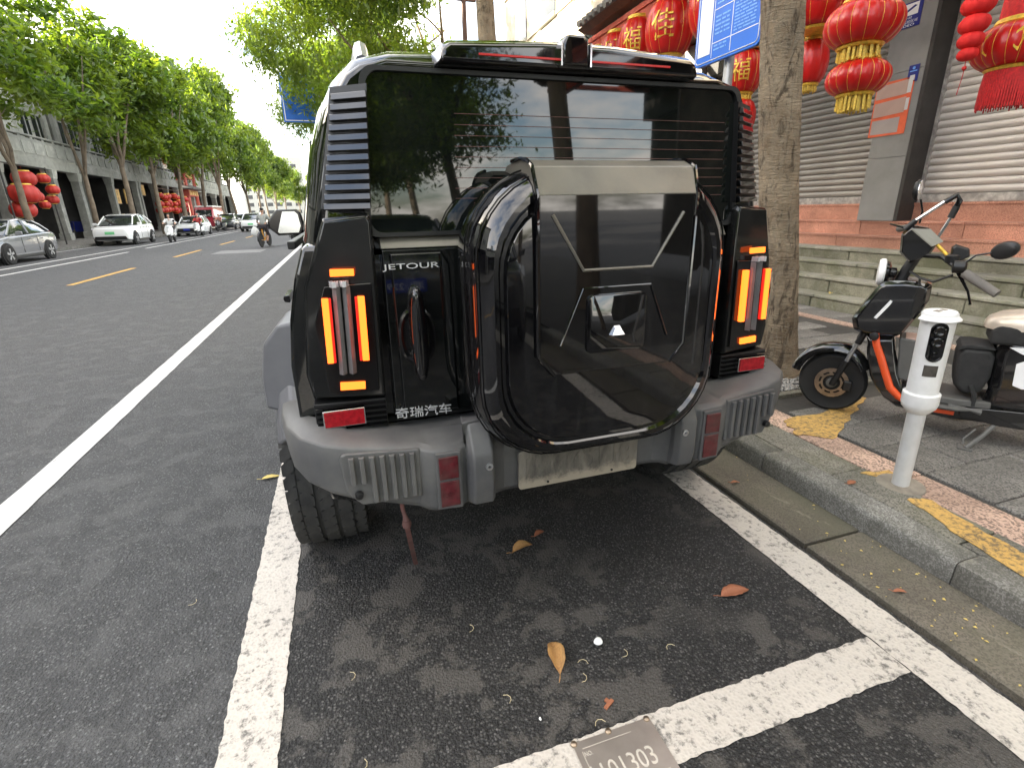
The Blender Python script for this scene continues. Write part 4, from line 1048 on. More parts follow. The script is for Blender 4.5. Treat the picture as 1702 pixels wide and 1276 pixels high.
mbx = MB().loft([[fc(.0612, b, a / .062) for a, b in ps], [fc(.0655, b, a / .062) for a, b in ps], [fc(.0655, .745 + (b - .745) * .94, a * .86 / .062) for a, b in ps], [fc(.0635, .745 + (b - .745) * .92, a * .82 / .062) for a, b in ps]])
wnd = obj('camera_window', mbx, 'black_gloss', hd, smooth=True)
dirv = Vector((math.cos(va), math.sin(va), 0))
for z, r_ in ((.797, .022), (.747, .021), (.695, .009)):
    c = dirv * .0645; u = Vector((-dirv.y, dirv.x, 0)); secs = []
    for rr, dd in ((r_, 0), (r_, .006), (r_ * .8, .0075), (r_ * .55, .004), (.0005, .003)):
        secs.append([c + dirv * dd + u * rr * math.cos(q * .3927) + Vector((0, 0, z + rr * math.sin(q * .3927))) for q in range(16)])
    obj('lens', MB().loft(secs), 'black_gloss', wnd, smooth=True)
vs = MB().loft([[fc(rr, h, u) for rr, h in ((.062, .846), (.079, .836), (.079, .841), (.064, .856))] for u in [R(-75 + 10 * k) for k in range(16)]])
obj('visor', vs, 'bollard_white', hd, smooth=True)
obj('sticker', MB().loft([[fc(.0622, h, u) for h in (.588, .640)] for u in [R(-24 + 8 * k) for k in range(7)]], False, False), 'weathered', hd)
tag(obj('cap_mark', MB().box(-.03, -.005, -.012, .012, .8715, .8735).box(.01, .03, -.01, .014, .8715, .8735), 'concrete_patch', hd))

# ------------------------------------------------------------------ numbered metal plate on the cross line
npz = .011
mp = thing('bay_number_plate', 'riveted metal bay number plate on the white cross line', 'plate', (.568, .835, npz))
obj('plate', MB().box(-.122, .122, -.085, .085, 0, .003), 'metal_plate', mp, bevel=.001)
for x, y in ((-.118, .082), (-.01, .084), (.112, .081), (.116, -.078), (-.0, -.084), (-.118, -.08)):
    obj('stud', MB().lathe([(.0095, .002), (.0088, .006), (.004, .0085), (.0005, .009)], 12, (x, y, 0)), 'stud', mp, smooth=True)
tm = fit(textmesh('1101303', .1, .0006), .185, .05); remap(tm, lambda a, b, c: (-.012 + a, -.012 + b, .0038 + c)); obj('number', tm, 'metal_text', mp, fix=False)
tm = fit(textmesh('NO.', .1, .0005), .022, .012); remap(tm, lambda a, b, c: (-.09 + a, .046 + b, .0038 + c)); obj('number', tm, 'metal_text', mp, fix=False)
obj('etched_line', MB().box(-.1, .05, .062, .0635, .003, .0036).box(-.105, -.1035, -.07, .055, .003, .0036).box(-.06, .10, -.058, -.0567, .003, .0036), 'metal_text', mp)
# ------------------------------------------------------------------ fallen leaves, litter
def dry_leaf(label, x, y, z, L, W, rz, mat, curl=.3, tilt=.2, seed=0):
    r = random.Random(seed); mb = MB(); n = 9; rows = []
    for i in range(n + 1):
        t = i / n; w = W / 2 * math.sin(math.pi * min(1, t ** .8 * 1.0)) ** .8 * (1 if .02 < t < .98 else .05) + .0006
        row = []
        for j in (-1, -.5, 0, .5, 1):
            lift = curl * (abs(j) ** 1.5) * w * 1.6 + .06 * L * math.sin(t * 3.1) * tilt * 3 + r.uniform(-.001, .001)
            row.append(((t - .5) * L, j * w * (1 + r.uniform(-.09, .09)), .002 + lift))
        rows.append(row)
    mb.loft(rows, False, False)
    o = tag(obj('fallen_leaf', mb, mat, smooth=True, sharp=80, fix=False, loc=(x, y, z), rot=(0, 0, rz)), label, 'leaf')
    obj('stem', MB().tube([(-L * .5, 0, .003), (-L * .62, .004, .006), (-L * .72, .010, .003)], .0013, 5), mat, o)
    m = o.modifiers.new('so', 'SOLIDIFY'); m.thickness = .0008
    return o
dry_leaf('tan curled leaf lying in the shade under the plate', .603, 1.785, .005, .105, .05, R(12), 'leaf_dry', .5, .5, 1)
dry_leaf('small brown leaf lying under the car beyond the tan one', .712, 1.86, .005, .06, .03, R(20), 'leaf_brown', .4, .5, 2)
dry_leaf('rust brown leaf lying near the white gutter line', 1.285, 1.255, .005, .125, .055, R(-3), 'leaf_brown', .25, .3, 3)
dry_leaf('yellowish curled leaf beside the white scrap on the asphalt', .517, 1.205, .005, .13, .055, R(80), 'leaf_dry', .75, .4, 4)
dry_leaf('yellow leaf lying outside the bay by the wheel', -.535, 2.88, .003, .10, .04, R(5), 'leaf_yellow', .2, .2, 5)
dry_leaf('small rust leaf lying in the gutter', 1.875, 1.05, .006, .05, .018, R(-25), 'leaf_brown', .4, .3, 6)
dry_leaf('dark red leaf lying near the wheel in the gutter', 1.865, 1.93, .006, .05, .02, R(-15), 'leaf_brown', .3, .3, 7)
dry_leaf('dull red leaf lying on the kerb slab', 2.27, 1.60, ZS + .004, .06, .03, R(10), 'leaf_brown', .2, .1, 8)
dry_leaf('yellow leaf under the scooter on the pavers', 3.60, 1.98, ZS + .004, .13, .05, R(-40), 'leaf_yellow', .5, .3, 9)
dry_leaf('pale yellow leaf on the pavers beyond the scooter wheel', 4.15, 3.55, ZS + .004, .10, .03, R(-30), 'leaf_yellow', .5, .3, 10)
dry_leaf('yellow leaf lying on a mossy step', 6.13, 5.14, .275, .08, .05, R(20), 'leaf_yellow', .4, .3, 11)
dry_leaf('brown leaf scrap at the bay edge below the cross line', .72, .66, .005, .08, .05, R(20), 'leaf_brown', .2, .2, 12)
dry_leaf('tan leaf scrap on the asphalt below the cross line', .92, .655, .005, .09, .04, R(-10), 'leaf_dry', .2, .2, 13)
rb_ = random.Random(2); v = [Vector(p) * .026 + Vector((rb_.uniform(-.006, .006), rb_.uniform(-.006, .006), 0)) for p in ico]
tag(obj('paper_scrap', MB().add([(p.x * 1.3, p.y * 1.0, max(.0, p.z * .7 + .015)) for p in v], icf), 'paper_white', smooth=True, sub=2, loc=(.672, 1.205, .004)), 'crumpled white paper scrap lying on the dark asphalt', 'paper')
tag(obj('paper_scrap', MB().add([(p.x * .3, p.y * .4, max(.0, p.z * .2 + .005)) for p in v], icf), 'paper_white', sub=1, loc=(.39, 1.02, .004)), 'tiny white crumb lying on the dark asphalt', 'paper')
tag(obj('leaf_scrap', MB().box(-.02, .02, -.007, .005, .001, .008).box(0, .012, .003, .016, .001, .009), 'leaf_brown', loc=(.602, .998, .004), rot=(0, 0, .5), bevel=.002), 'pinkish brown scrap on the asphalt near the number plate', 'scrap')
rl = random.Random(21); mb = MB()
for i in range(70):
    x, y = rl.uniform(1.80, 2.10), rl.gauss(.95, .22)
    if i > 55: x, y = rl.uniform(1.8, 2.1), rl.uniform(.5, 2.6)
    a, s = rl.uniform(0, 6.3), rl.uniform(.003, .008); c, q = math.cos(a) * s, math.sin(a) * s
    mb.add([(x + c, y + q, .007), (x - q * .6, y + c * .6, .008 + rl.uniform(0, .004)), (x - c, y - q, .007), (x + q * .6, y - c * .6, .009)], [(0, 1, 2, 3)])
tag(obj('petal_litter', mb, 'leaf_yellow', fix=False), 'tiny pale yellow petals scattered in the gutter', 'litter', None, 'stuff')
mb = MB()
for x, y, a in ((.29, 1.42, .6), (.60, 1.17, 2), (.75, 1.14, .2), (.90, 1.13, 2.6), (-.10, 1.05, .4), (.55, .965, 2.5), (-.12, 1.36, 1), (.33, 1.12, 1.2), (.58, 1.10, .3), (-.62, 1.2, 1), (-.7, 1.9, .2)):
    mb.tube([(x + .022 * math.cos(a + k * .35) * (k - 2) / 2, y + .022 * math.sin(a + k * .35) * (k - 2) / 2, .007) for k in range(5)], .0012, 4)
tag(obj('twig_litter', mb, 'twig', fix=False), 'small curled dry stalks scattered over the bay asphalt', 'litter', None, 'stuff')
# ------------------------------------------------------------------ scooter (local x runs to the rear, local -y faces the camera)
sc = thing('electric_scooter', 'black electric scooter with orange side tube and foil seat cover', 'scooter', (3.026, 2.372, ZS + .002), R(-55))
def wheel(parent, name, x, r, y=0, tw=.045, rimr=.115, spokes=5):
    prof = [(r - .055, -tw * .7), (r - .02, -tw), (r - .004, -tw * .6), (r, 0), (r - .004, tw * .6), (r - .02, tw), (r - .055, tw * .7)]
    w = obj(name, MB().lathe(prof, 40, (x, y, r), 'y'), 'rubber_dark', parent, smooth=True)
    rm = MB().lathe([(rimr + .026, -tw * .55), (rimr + .012, -tw * .5), (rimr + .008, 0), (rimr + .012, tw * .5), (rimr + .026, tw * .55)], 32, (x, y, r), 'y')
    obj('rim', rm, 'black_plastic', w, smooth=True)
    for k in range(spokes):
        a = 2 * math.pi * k / spokes + .4
        obj('spoke', MB().prism([(x + q * math.cos(a + d), y - .012, r + q * math.sin(a + d)) for q, d in ((.03, -.5), (rimr + .012, -.16), (rimr + .012, .16), (.03, .5))], (0, .024, 0)), 'black_plastic', w, bevel=.003)
    obj('hub', MB().lathe([(.012, -.06), (.032, -.055), (.038, 0), (.032, .055), (.012, .06)], 16, (x, y, r), 'y'), 'scooter_grey', w, smooth=True)
    return w
fw = wheel(sc, 'front_wheel', -.03, .197)
dsc = MB()
for k in range(24):
    a0, a1 = 2 * math.pi * k / 24, 2 * math.pi * (k + 1) / 24
    for q0, q1 in ((.05, .062), (.074, .098)):
        dsc.prism([(-.03 + q * math.cos(a), -.05, .197 + q * math.sin(a)) for q, a in ((q0, a0), (q1, a0), (q1, a1), (q0, a1))], (0, .003, 0))
    if k % 3 == 0: dsc.prism([(-.03 + q * math.cos(a), -.0495, .197 + q * math.sin(a)) for q, a in ((.06, a0), (.076, a0 + .1), (.076, a1 + .1), (.06, a1))], (0, .002, 0))
obj('brake_disc', dsc, 'disc_metal', fw)
obj('caliper', MB().box(.035, .085, -.07, -.03, .16, .225), 'black_plastic', sc, bevel=.008)
secs = []
for k in range(13):
    a = R(168 - k * 11.5); r_ = .232 - .03 * max(0, k - 8) / 4; c, s_ = math.cos(a), math.sin(a)
    secs.append([(-.03 + (r_ + d) * c, w, .197 + (r_ + d) * s_ + .012) for w, d in ((-.062, -.035), (-.058, 0), (-.03, .020), (.03, .020), (.058, 0), (.062, -.035))])
obj('front_fender', MB().loft(secs, False, False), 'scooter_black', sc, smooth=True, sharp=50)
for s in (-1, 1):
    obj('fork_leg', MB().tube([(-.025, s * .072, .19), (.03, s * .072, .36)], .020, 10), 'black_plastic', sc, smooth=True)
    obj('fork_stanchion', MB().tube([(.03, s * .072, .36), (.085, s * .072, .53)], .013, 10), 'alloy', sc, smooth=True)
    obj('fork_bellow', MB().tube([(.07, s * .072, .48), (.10, s * .072, .57)], .02, 10), 'black_plastic', sc, smooth=True)
# nose / leg shield
nose = [(.014, .64), (.115, .85), (.145, .876), (.24, .885), (.335, .881), (.363, .866), (.366, .782), (.339, .71), (.283, .58), (.254, .558), (.153, .545), (.075, .554), (.034, .575)]
def slab(poly, w, ins=.03, c=(.2, .7)):
    return MB().loft([[(c[0] + (x - c[0]) * .86, y, c[1] + (z - c[1]) * .88) for x, z in poly] if abs(y) == w else [(x, y, z) for x, z in poly] for y in (-w, -w + ins, w - ins, w)])
obj('nose_panel', slab(nose, .135), 'scooter_black', sc, smooth=True, bevel=.006, sharp=25)
for s in (-1, 1):
    obj('nose_stripe', MB().prism([(.125, s * .1365, .662), (.188, s * .1365, .772), (.199, s * .1365, .765), (.190, s * .1365, .742), (.140, s * .1365, .655)], (0, -.002 * s, 0)), 'white_plastic', sc)
    obj('nose_glint', MB().loft([[(.150, s * .128, .848), (.155, s * .105, .876)], [(.20, s * .131, .858), (.205, s * .11, .883)], [(.29, s * .131, .855), (.285, s * .11, .881)]], False, False), 'paint_grey_car', sc)  # highlight along the nose painted as a grey strip
shell = [(.109, .545), (.128, .43), (.165, .30), (.20, .235), (.26, .165), (.33, .125), (.40, .115), (.42, .165), (.40, .20), (.345, .24), (.30, .34), (.262, .47), (.24, .56)]
obj('leg_shield', slab(shell, .13, .03, (.24, .32)), 'scooter_black', sc, smooth=True, bevel=.005, sharp=25)
for s in (-1, 1):
    obj('orange_tube', MB().tube([(.150, s * .14, .565), (.168, s * .142, .50), (.205, s * .142, .42), (.245, s * .142, .325), (.278, s * .142, .25), (.33, s * .14, .20), (.39, s * .135, .165)], [.020, .020, .021, .021, .021, .020, .016], 10), 'scooter_orange', sc, smooth=True)
    obj('tube_knob', MB().lathe([(.010, s * .15), (.024, s * .155), (.024, s * .175), (.012, s * .178)], 14, (.148, 0, .555), 'y'), 'black_plastic', sc, smooth=True)
obj('inner_panel', MB().loft([[(.30, y, .30), (.27, y, .55), (.47, y, .53), (.47, y, .27)] for y in (-.10, .10)]), 'scooter_grey', sc, bevel=.01)
obj('inner_shelf', MB().box(.30, .50, -.09, .09, .535, .55), 'blank_brown', sc, bevel=.004)
obj('floorboard', MB().xy([(.34, -.15), (.60, -.165), (.74, -.14), (.78, .0), (.74, .14), (.60, .165), (.34, .15)], .205, .245), 'scooter_grey', sc, bevel=.008)
obj('footpeg', MB().xy([(.43, -.20), (.60, -.205), (.66, -.17), (.63, -.13), (.43, -.13)], .185, .203), 'scooter_grey', sc, bevel=.006)
obj('belly_pan', MB().loft([[(.36, y, .13), (.40, y, .205), (.80, y, .205), (.80, y, .12), (.55, y, .11)] for y in (-.12, .12)]), 'scooter_black', sc, bevel=.01)
obj('orange_accent', MB().box(.40, .60, -.124, -.1205, .135, .158), 'scooter_orange', sc)
rear = [(.70, .20), (.712, .32), (.70, .55), (.72, .60), (1.0, .60), (1.38, .66), (1.42, .60), (1.25, .42), (1.05, .30), (.95, .20)]
obj('rear_body', slab(rear, .135, .03, (1.0, .42)), 'scooter_black', sc, smooth=True, bevel=.008, sharp=28)
obj('side_panel', MB().prism([(.79, -.137, .48), (.80, -.137, .36), (.84, -.137, .345), (.90, -.137, .36), (.90, -.137, .50), (.82, -.137, .50)], (0, -.004, 0)), 'white_plastic', sc, bevel=.003)
obj('side_decal', MB().prism([(.745, -.1365, .565), (.88, -.1365, .575), (.88, -.1365, .515), (.80, -.1365, .535)], (0, -.003, 0)), 'white_plastic', sc)
wheel(sc, 'rear_wheel', 1.24, .197)
obj('chain_case', MB().loft([[(.62, y, .20), (.62, y, .145), (.80, y, .12), (1.24, y, .13), (1.30, y, .20), (1.24, y, .25), (.80, y, .215)] for y in (-.15, -.125)]), 'scooter_black', sc, bevel=.006)
obj('pedal_crank', MB().tube([(.56, -.165, .205), (.66, -.165, .195), (.705, -.16, .19)], [.008, .01, .02], 8), 'scooter_grey', sc, smooth=True)
seat = slab([(.665, .57), (.66, .64), (.69, .675), (1.0, .665), (1.30, .71), (1.36, .69), (1.30, .63), (.95, .595), (.80, .575)], .15, .03, (1.0, .64))
so = obj('seat', seat, 'fabric_black', sc, smooth=True, bevel=.012, sharp=40)
fo_ = MB(); secs = []
for k, (kx, z) in enumerate(((1.0, .664), (1.01, .69), (.97, .72), (.86, .745), (.6, .762), (.2, .77))):
    secs.append([(.98 + .345 * kx * math.copysign(abs(math.cos(a)) ** .75, math.cos(a)), .17 * kx * math.copysign(abs(math.sin(a)) ** .75, math.sin(a)), z + .02 * math.cos(a)) for a in [2 * math.pi * q / 28 for q in range(28)]])
obj('seat_cover', MB().loft(secs), 'foil_seat', so, smooth=True)
# leg bag
bag = [(.553, .38), (.546, .49), (.556, .528), (.575, .54), (.685, .54), (.71, .50), (.715, .38), (.69, .285), (.64, .262), (.60, .27), (.565, .31)]
bg_ = obj('leg_bag', slab(bag, .13, .05, (.63, .40)), 'fabric_black', sc, smooth=True, bevel=.012, sharp=30)
obj('bag_flap', MB().loft([[(.543, y, .515), (.556, y, .548), (.60, y, .555), (.695, y, .548), (.70, y, .535), (.58, y, .53)] for y in (-.125, .125)]), 'fabric_black', bg_, bevel=.006)
obj('bag_strap', MB().tube([(.635, -.135, .33), (.66, -.145, .28), (.665, -.145, .215)], .013, 8), 'fabric_black', bg_, smooth=True)
ks = obj('kickstand', MB().tube([(.80, -.10, .15), (.74, -.19, .07), (.67, -.275, .004)], [.014, .012, .012], 8), 'scooter_grey', sc, smooth=True)
obj('stand_foot', MB().box(.635, .70, -.30, -.26, -.002, .008), 'scooter_grey', ks, bevel=.002)
obj('stand_spring', MB().tube([(.70, -.20, .10), (.655, -.24, .045), (.66, -.255, .02)], .005, 6), 'scooter_grey', ks)
# steering column, cowl, handlebar (turned towards the rear on the camera side)
obj('steering_column', MB().tube([(.20, 0, .84), (.262, 0, 1.02)], .030, 12), 'black_plastic', sc, smooth=True)
cowl = [(.180, 1.037), (.170, 1.138), (.208, 1.187), (.292, 1.171), (.339, 1.075), (.320, 1.025), (.239, .978)]
cw = obj('head_cowl', slab(cowl, .085, .035, (.25, 1.08)), 'scooter_black', sc, smooth=True, bevel=.004, sharp=15)
obj('cowl_blank', MB().prism([(.210, -.089, 1.165), (.292, -.092, 1.165), (.360, -.112, 1.10), (.318, -.108, 1.074)], (.004, -.003, .004)), 'blank_grey', cw)  # invented flat panel standing in for a blanked-out patch on the cowl
def bar(pts, r, m, name='handlebar', n=10, parent=None): return obj(name, MB().tube(pts, r, n), m, parent or sc, smooth=True)
hb = bar([(.455, -.26, .965), (.37, -.15, 1.03), (.27, -.03, 1.02), (.23, .10, 1.06), (.20, .22, 1.16)], .0125, 'black_plastic')
bar([(.475, -.265, .955), (.612, -.345, .868)], [.024, .021], 'grip_grey', 'grip', 12, hb)
bar([(.19, .24, 1.165), (.15, .36, 1.15)], .02, 'grip_grey', 'grip', 12, hb)
obj('switch_housing', MB().lathe([(.015, -.03), (.034, -.025), (.034, .02), (.02, .03)], 14, (.448, -.245, .985), 'x'), 'black_plastic', hb, smooth=True)
obj('brake_reservoir', MB().lathe([(.030, -.02), (.032, .015), (.022, .022)], 14, (.415, -.19, 1.02), 'z'), 'black_plastic', hb, smooth=True)
bar([(.43, -.22, .985), (.475, -.27, .915), (.505, -.29, .865), (.522, -.30, .815), (.526, -.30, .80)], [.009, .008, .006, .005, .007], 'black_gloss', 'brake_lever', 8, hb)
bar([(.20, .22, 1.16), (.15, .22, 1.172), (.10, .21, 1.186)], [.01, .007, .005], 'black_gloss', 'brake_lever', 8, hb)
bar([(.25, -.05, .93), (.30, -.13, .905), (.36, -.19, .895), (.43, -.23, .94)], .007, 'black_plastic', 'brake_hose', 8)
bar([(.30, -.12, .90), (.305, -.13, .85), (.295, -.13, .79)], .006, 'black_plastic', 'key_tag', 8)
obj('display_pod', slab([(.408, 1.012), (.405, 1.075), (.42, 1.09), (.478, 1.07), (.487, 1.03), (.44, 1.0)], .045, .012, (.44, 1.04)).shift((0, -.12, 0)), 'black_plastic', hb, bevel=.004)
mr = MB().loft([[(.600 + .052 * k * math.cos(a), -.31 + dy - .012 * math.cos(a), 1.077 + .044 * k * math.sin(a) + .010 * math.cos(a)) for a in [2 * math.pi * q / 24 for q in range(24)]] for k, dy in ((.6, -.016), (.9, -.010), (1.0, 0), (.97, .008))])
m_ = obj('mirror', mr, 'black_plastic', hb, smooth=True)
bar([(.46, -.25, 1.0), (.50, -.28, 1.048), (.56, -.305, 1.065)], .0045, 'black_gloss', 'mirror_stalk', 8, hb)
mr = MB().loft([[(.205 + dx + .010 * k * math.cos(a), .25 + .05 * k * math.cos(a), 1.378 + .062 * k * math.sin(a)) for a in [2 * math.pi * q / 24 for q in range(24)]] for k, dx in ((.8, -.02), (1.0, -.006), (1.0, .004))])
obj('mirror', mr, 'black_plastic', hb, smooth=True)
obj('mirror_glass', MB().prism([(.2105 + .009 * math.cos(a), .25 + .045 * math.cos(a), 1.378 + .056 * math.sin(a)) for a in [2 * math.pi * q / 20 for q in range(20)]], (.002, 0, 0)), 'chrome', hb)
bar([(.245, .22, 1.19), (.245, .24, 1.26), (.225, .25, 1.325)], .0055, 'black_gloss', 'mirror_stalk', 8, hb)
# folding umbrella holder
ua = bar([(.183, -.05, 1.165), (.225, -.05, 1.215)], .016, 'black_plastic', 'holder_arm')
bar([(.225, -.05, 1.215), (.334, -.05, 1.313)], .010, 'chrome', 'holder_tube', 10, ua)
bar([(.33, -.05, 1.308), (.378, -.05, 1.343), (.393, -.05, 1.312), (.386, -.05, 1.285)], .015, 'black_gloss', 'holder_elbow', 10, ua)
bar([(.386, -.05, 1.285), (.372, -.05, 1.225)], .017, 'black_plastic', 'holder_clamp', 10, ua)
bar([(.372, -.05, 1.225), (.335, -.05, 1.11)], .008, 'chrome', 'holder_tube', 10, ua)
bar([(.265, -.07, 1.16), (.335, -.085, 1.09), (.415, -.11, 1.012)], .009, 'lantern_gold', 'holder_tube', 10, ua)
# round lamp
lp = MB().loft([[(.118 + dx - .006 * math.cos(a), .075 * k * math.cos(a) - .02, .918 + .078 * k * math.sin(a)) for a in [2 * math.pi * q / 28 for q in range(28)]] for k, dx in ((.90, -.022), (1.0, -.012), (1.0, .006), (.9, .012))])
lm = obj('round_lamp', lp, 'white_plastic', sc, smooth=True)
obj('lamp_back', MB().loft([[(.13 + dx, .06 * k * math.cos(a) - .02, .918 + .06 * k * math.sin(a)) for a in [2 * math.pi * q / 20 for q in range(20)]] for k, dx in ((1.1, -.002), (1.0, .02), (.5, .03), (.45, .055), (.2, .06))]), 'black_gloss', lm, smooth=True)
# ------------------------------------------------------------------ trees
def crown_mesh(name, blobs, n, L, W, mat, seed, clump=.55, per=55, droop=.35):
    r = random.Random(seed); v, f = [], []
    vol = [b[1][0] * b[1][1] * b[1][2] for b in blobs]; tot = sum(vol)
    for (c, rad), vv in zip(blobs, vol):
        m = int(n * vv / tot); nc = max(3, m // per)
        for k in range(nc):
            while True:
                d = Vector((r.gauss(0, 1), r.gauss(0, 1), r.gauss(0, 1)))
                if d.length > .1: break
            d.normalize(); q = r.uniform(.35, 1.0) ** .55 * r.uniform(.85, 1.12)
            cc = Vector((c[0] + d.x * rad[0] * q, c[1] + d.y * rad[1] * q, c[2] + d.z * rad[2] * q)); cr = clump * r.uniform(.55, 1.25)
            for j in range(per):
                p = cc + Vector((r.gauss(0, .5), r.gauss(0, .5), r.gauss(0, .34))) * cr
                a = r.uniform(0, 6.283); el = r.gauss(-droop, .5)
                u = Vector((math.cos(a) * math.cos(el), math.sin(a) * math.cos(el), math.sin(el)))
                w = u.cross(Vector((r.gauss(0, .45), r.gauss(0, .45), 1)))
                if w.length < .01: continue
                w.normalize(); s = r.uniform(.7, 1.25); nn = u.cross(w)
                i = len(v)
                v += [p - u * L * s * .5, p + w * W * s * .5 + nn * W * .12, p + u * L * s * .5, p - w * W * s * .5 + nn * W * .12]
                f.append((i, i + 1, i + 2, i + 3))
    me = bpy.data.meshes.new(name); me.from_pydata([tuple(p) for p in v], [], f); me.materials.append(MAT[mat]); me.update()
    return me
def limb_pts(a, b, bend, r, n=6):
    a, b = Vector(a), Vector(b); out = []
    off = Vector((r.uniform(-1, 1), r.uniform(-1, 1), r.uniform(-.2, .4))) * bend
    for i in range(n):
        t = i / (n - 1); out.append(a.lerp(b, t) + off * math.sin(math.pi * t) + Vector((r.uniform(-1, 1), r.uniform(-1, 1), 0)) * bend * .15 * (0 < i < n - 1))
    return out
def tree(label, loc, H, r0, fork, tips, crown_me, crown_sc, crown_off, crown_rot, group, seed, mat='bark_far', nm='street_tree', lean=(0, 0)):
    t = thing(nm, label, 'tree', loc, 0, group); r = random.Random(seed)
    top = Vector((lean[0], lean[1], fork))
    obj('trunk', MB().tube(limb_pts((0, 0, -.1), top, .10, r, 8), [r0 * 1.25, r0 * 1.05, r0, r0 * .95, r0 * .9, r0 * .86, r0 * .82, r0 * .78], 12), mat, t, smooth=True)
    for k, (x, y, z) in enumerate(tips):
        b = top + Vector((x, y, z)); m = r0 * .55
        p = limb_pts(top - Vector((0, 0, .15)), b, .3, r, 7)
        l = obj('limb', MB().tube(p, [m, m * .9, m * .78, m * .66, m * .52, m * .38, m * .2], 8), mat, t, smooth=True)
        for q in range(2):
            s0 = p[3 + q]; e = s0 + Vector((r.uniform(-1, 1), r.uniform(-1, 1), r.uniform(.2, .9))) * 1.2
            obj('branch', MB().tube(limb_pts(s0, e, .15, r, 5), [m * .38, m * .32, m * .25, m * .17, m * .08], 6), mat, l, smooth=True)
    if crown_me:
        c = obj('crown', crown_me, None, t, loc=(lean[0] + crown_off[0], lean[1] + crown_off[1], crown_off[2]), rot=(0, 0, crown_rot)); c.scale = crown_sc
    return t
def blobs(n, R0, spread, zs, seed, rz=.75):
    r = random.Random(seed); out = []
    for k in range(n):
        a = 6.283 * k / n + r.uniform(-.4, .4); d = spread * r.uniform(.45, 1.0) if k else 0
        s = R0 * r.uniform(.7, 1.15); out.append(((d * math.cos(a), d * math.sin(a), r.uniform(*zs)), (s, s, s * rz)))
    return out
crR = [crown_mesh('crown_near%d' % i, blobs(9, 1.35, 2.0, (-1.5, 1.9), 50 + i), 30000, .19, .06, 'leaf', 60 + i, .5, 50, .5) for i in range(2)]
crL = [crown_mesh('crown_far%d' % i, blobs(9, 1.5, 2.2, (-2.6, 2.8), 80 + i, .85), 8000, .42, .2, 'leaf_far', 90 + i, .72, 34, .25) for i in range(3)]

crS = crown_mesh('crown_sparse', blobs(10, 1.15, 2.4, (-2.8, 3.0), 95, .8), 5200, .40, .17, 'leaf_far', 96, .62, 26, .25)
# the near tree whose trunk stands between the car and the shop
nt = thing('near_tree', 'thick bare grey-brown trunk standing in the gravel pit', 'tree', (TREE[0], TREE[1], ZS))
tb = MB(); secs = []; NR, NS = 150, 56
for i in range(NR + 1):
    z = -.08 + 5.3 * i / NR; t = (z + .08) / 5.3
    cx = -.045 -.165 * z + .012 * math.sin(z * 2.1); cy = .02 * math.sin(z * 1.3)
    r0 = .136 - .016 * t + .045 * math.exp(-max(0, z) * 7); ring = []
    for k in range(NS):
        a = 6.28318 * k / NS; u = Vector((math.cos(a), math.sin(a), 0))
        q = mnoise.noise(Vector((u.x * 2.2, u.y * 2.2, z * 1.6))) * .010 + mnoise.noise(Vector((u.x * 5, u.y * 5, z * 14))) * .006 + mnoise.noise(Vector((u.x * 12, u.y * 12, z * 9 + 7))) * .0035
        w = math.sin(z * 46 + 3 * mnoise.noise(Vector((u.x * 2, u.y * 2, z * 2.2)))); q += -.004 * max(0, w) ** 6 * max(0, mnoise.noise(Vector((u.x * 1.5, u.y * 1.5, z * 3 + 3))) + .2)
        for ka, kz, kr in ((3.7, 1.0, .05), (4.3, 1.55, .045), (3.95, 2.35, .04), (4.6, .62, .04), (3.5, 1.95, .035)):
            da = ((a - ka + math.pi) % 6.28318 - math.pi) * .136; dz = z - kz; dd = math.hypot(da, dz * 1.5)
            q += .012 * math.exp(-((dd - kr) / .012) ** 2) - .006 * math.exp(-(dd / (kr * .7)) ** 2)
        ring.append((cx + u.x * (r0 + q), cy + u.y * (r0 + q), z))
    secs.append(ring)
obj('trunk', tb.loft(secs), 'bark', nt, smooth=True, sharp=80, fix=False)
rr = random.Random(4)
for x, y, z in ((-2.2, .6, 7.6), (-.8, 2.0, 8.0), (.6, -1.6, 7.8), (-2.6, -1.8, 7.2), (1.2, .8, 7.4)):
    p = limb_pts((-.87, 0, 5.0), (x, y, z), .3, rr, 7); obj('limb', MB().tube(p, [.085, .078, .068, .057, .045, .032, .015], 10), 'bark', nt, smooth=True)
c = obj('crown', crR[0], None, nt, loc=(-1.2, .1, 8.0), rot=(0, 0, 1.0)); c.scale = (.85, .85, .8)
GR = 'street trees along the right-hand sidewalk'
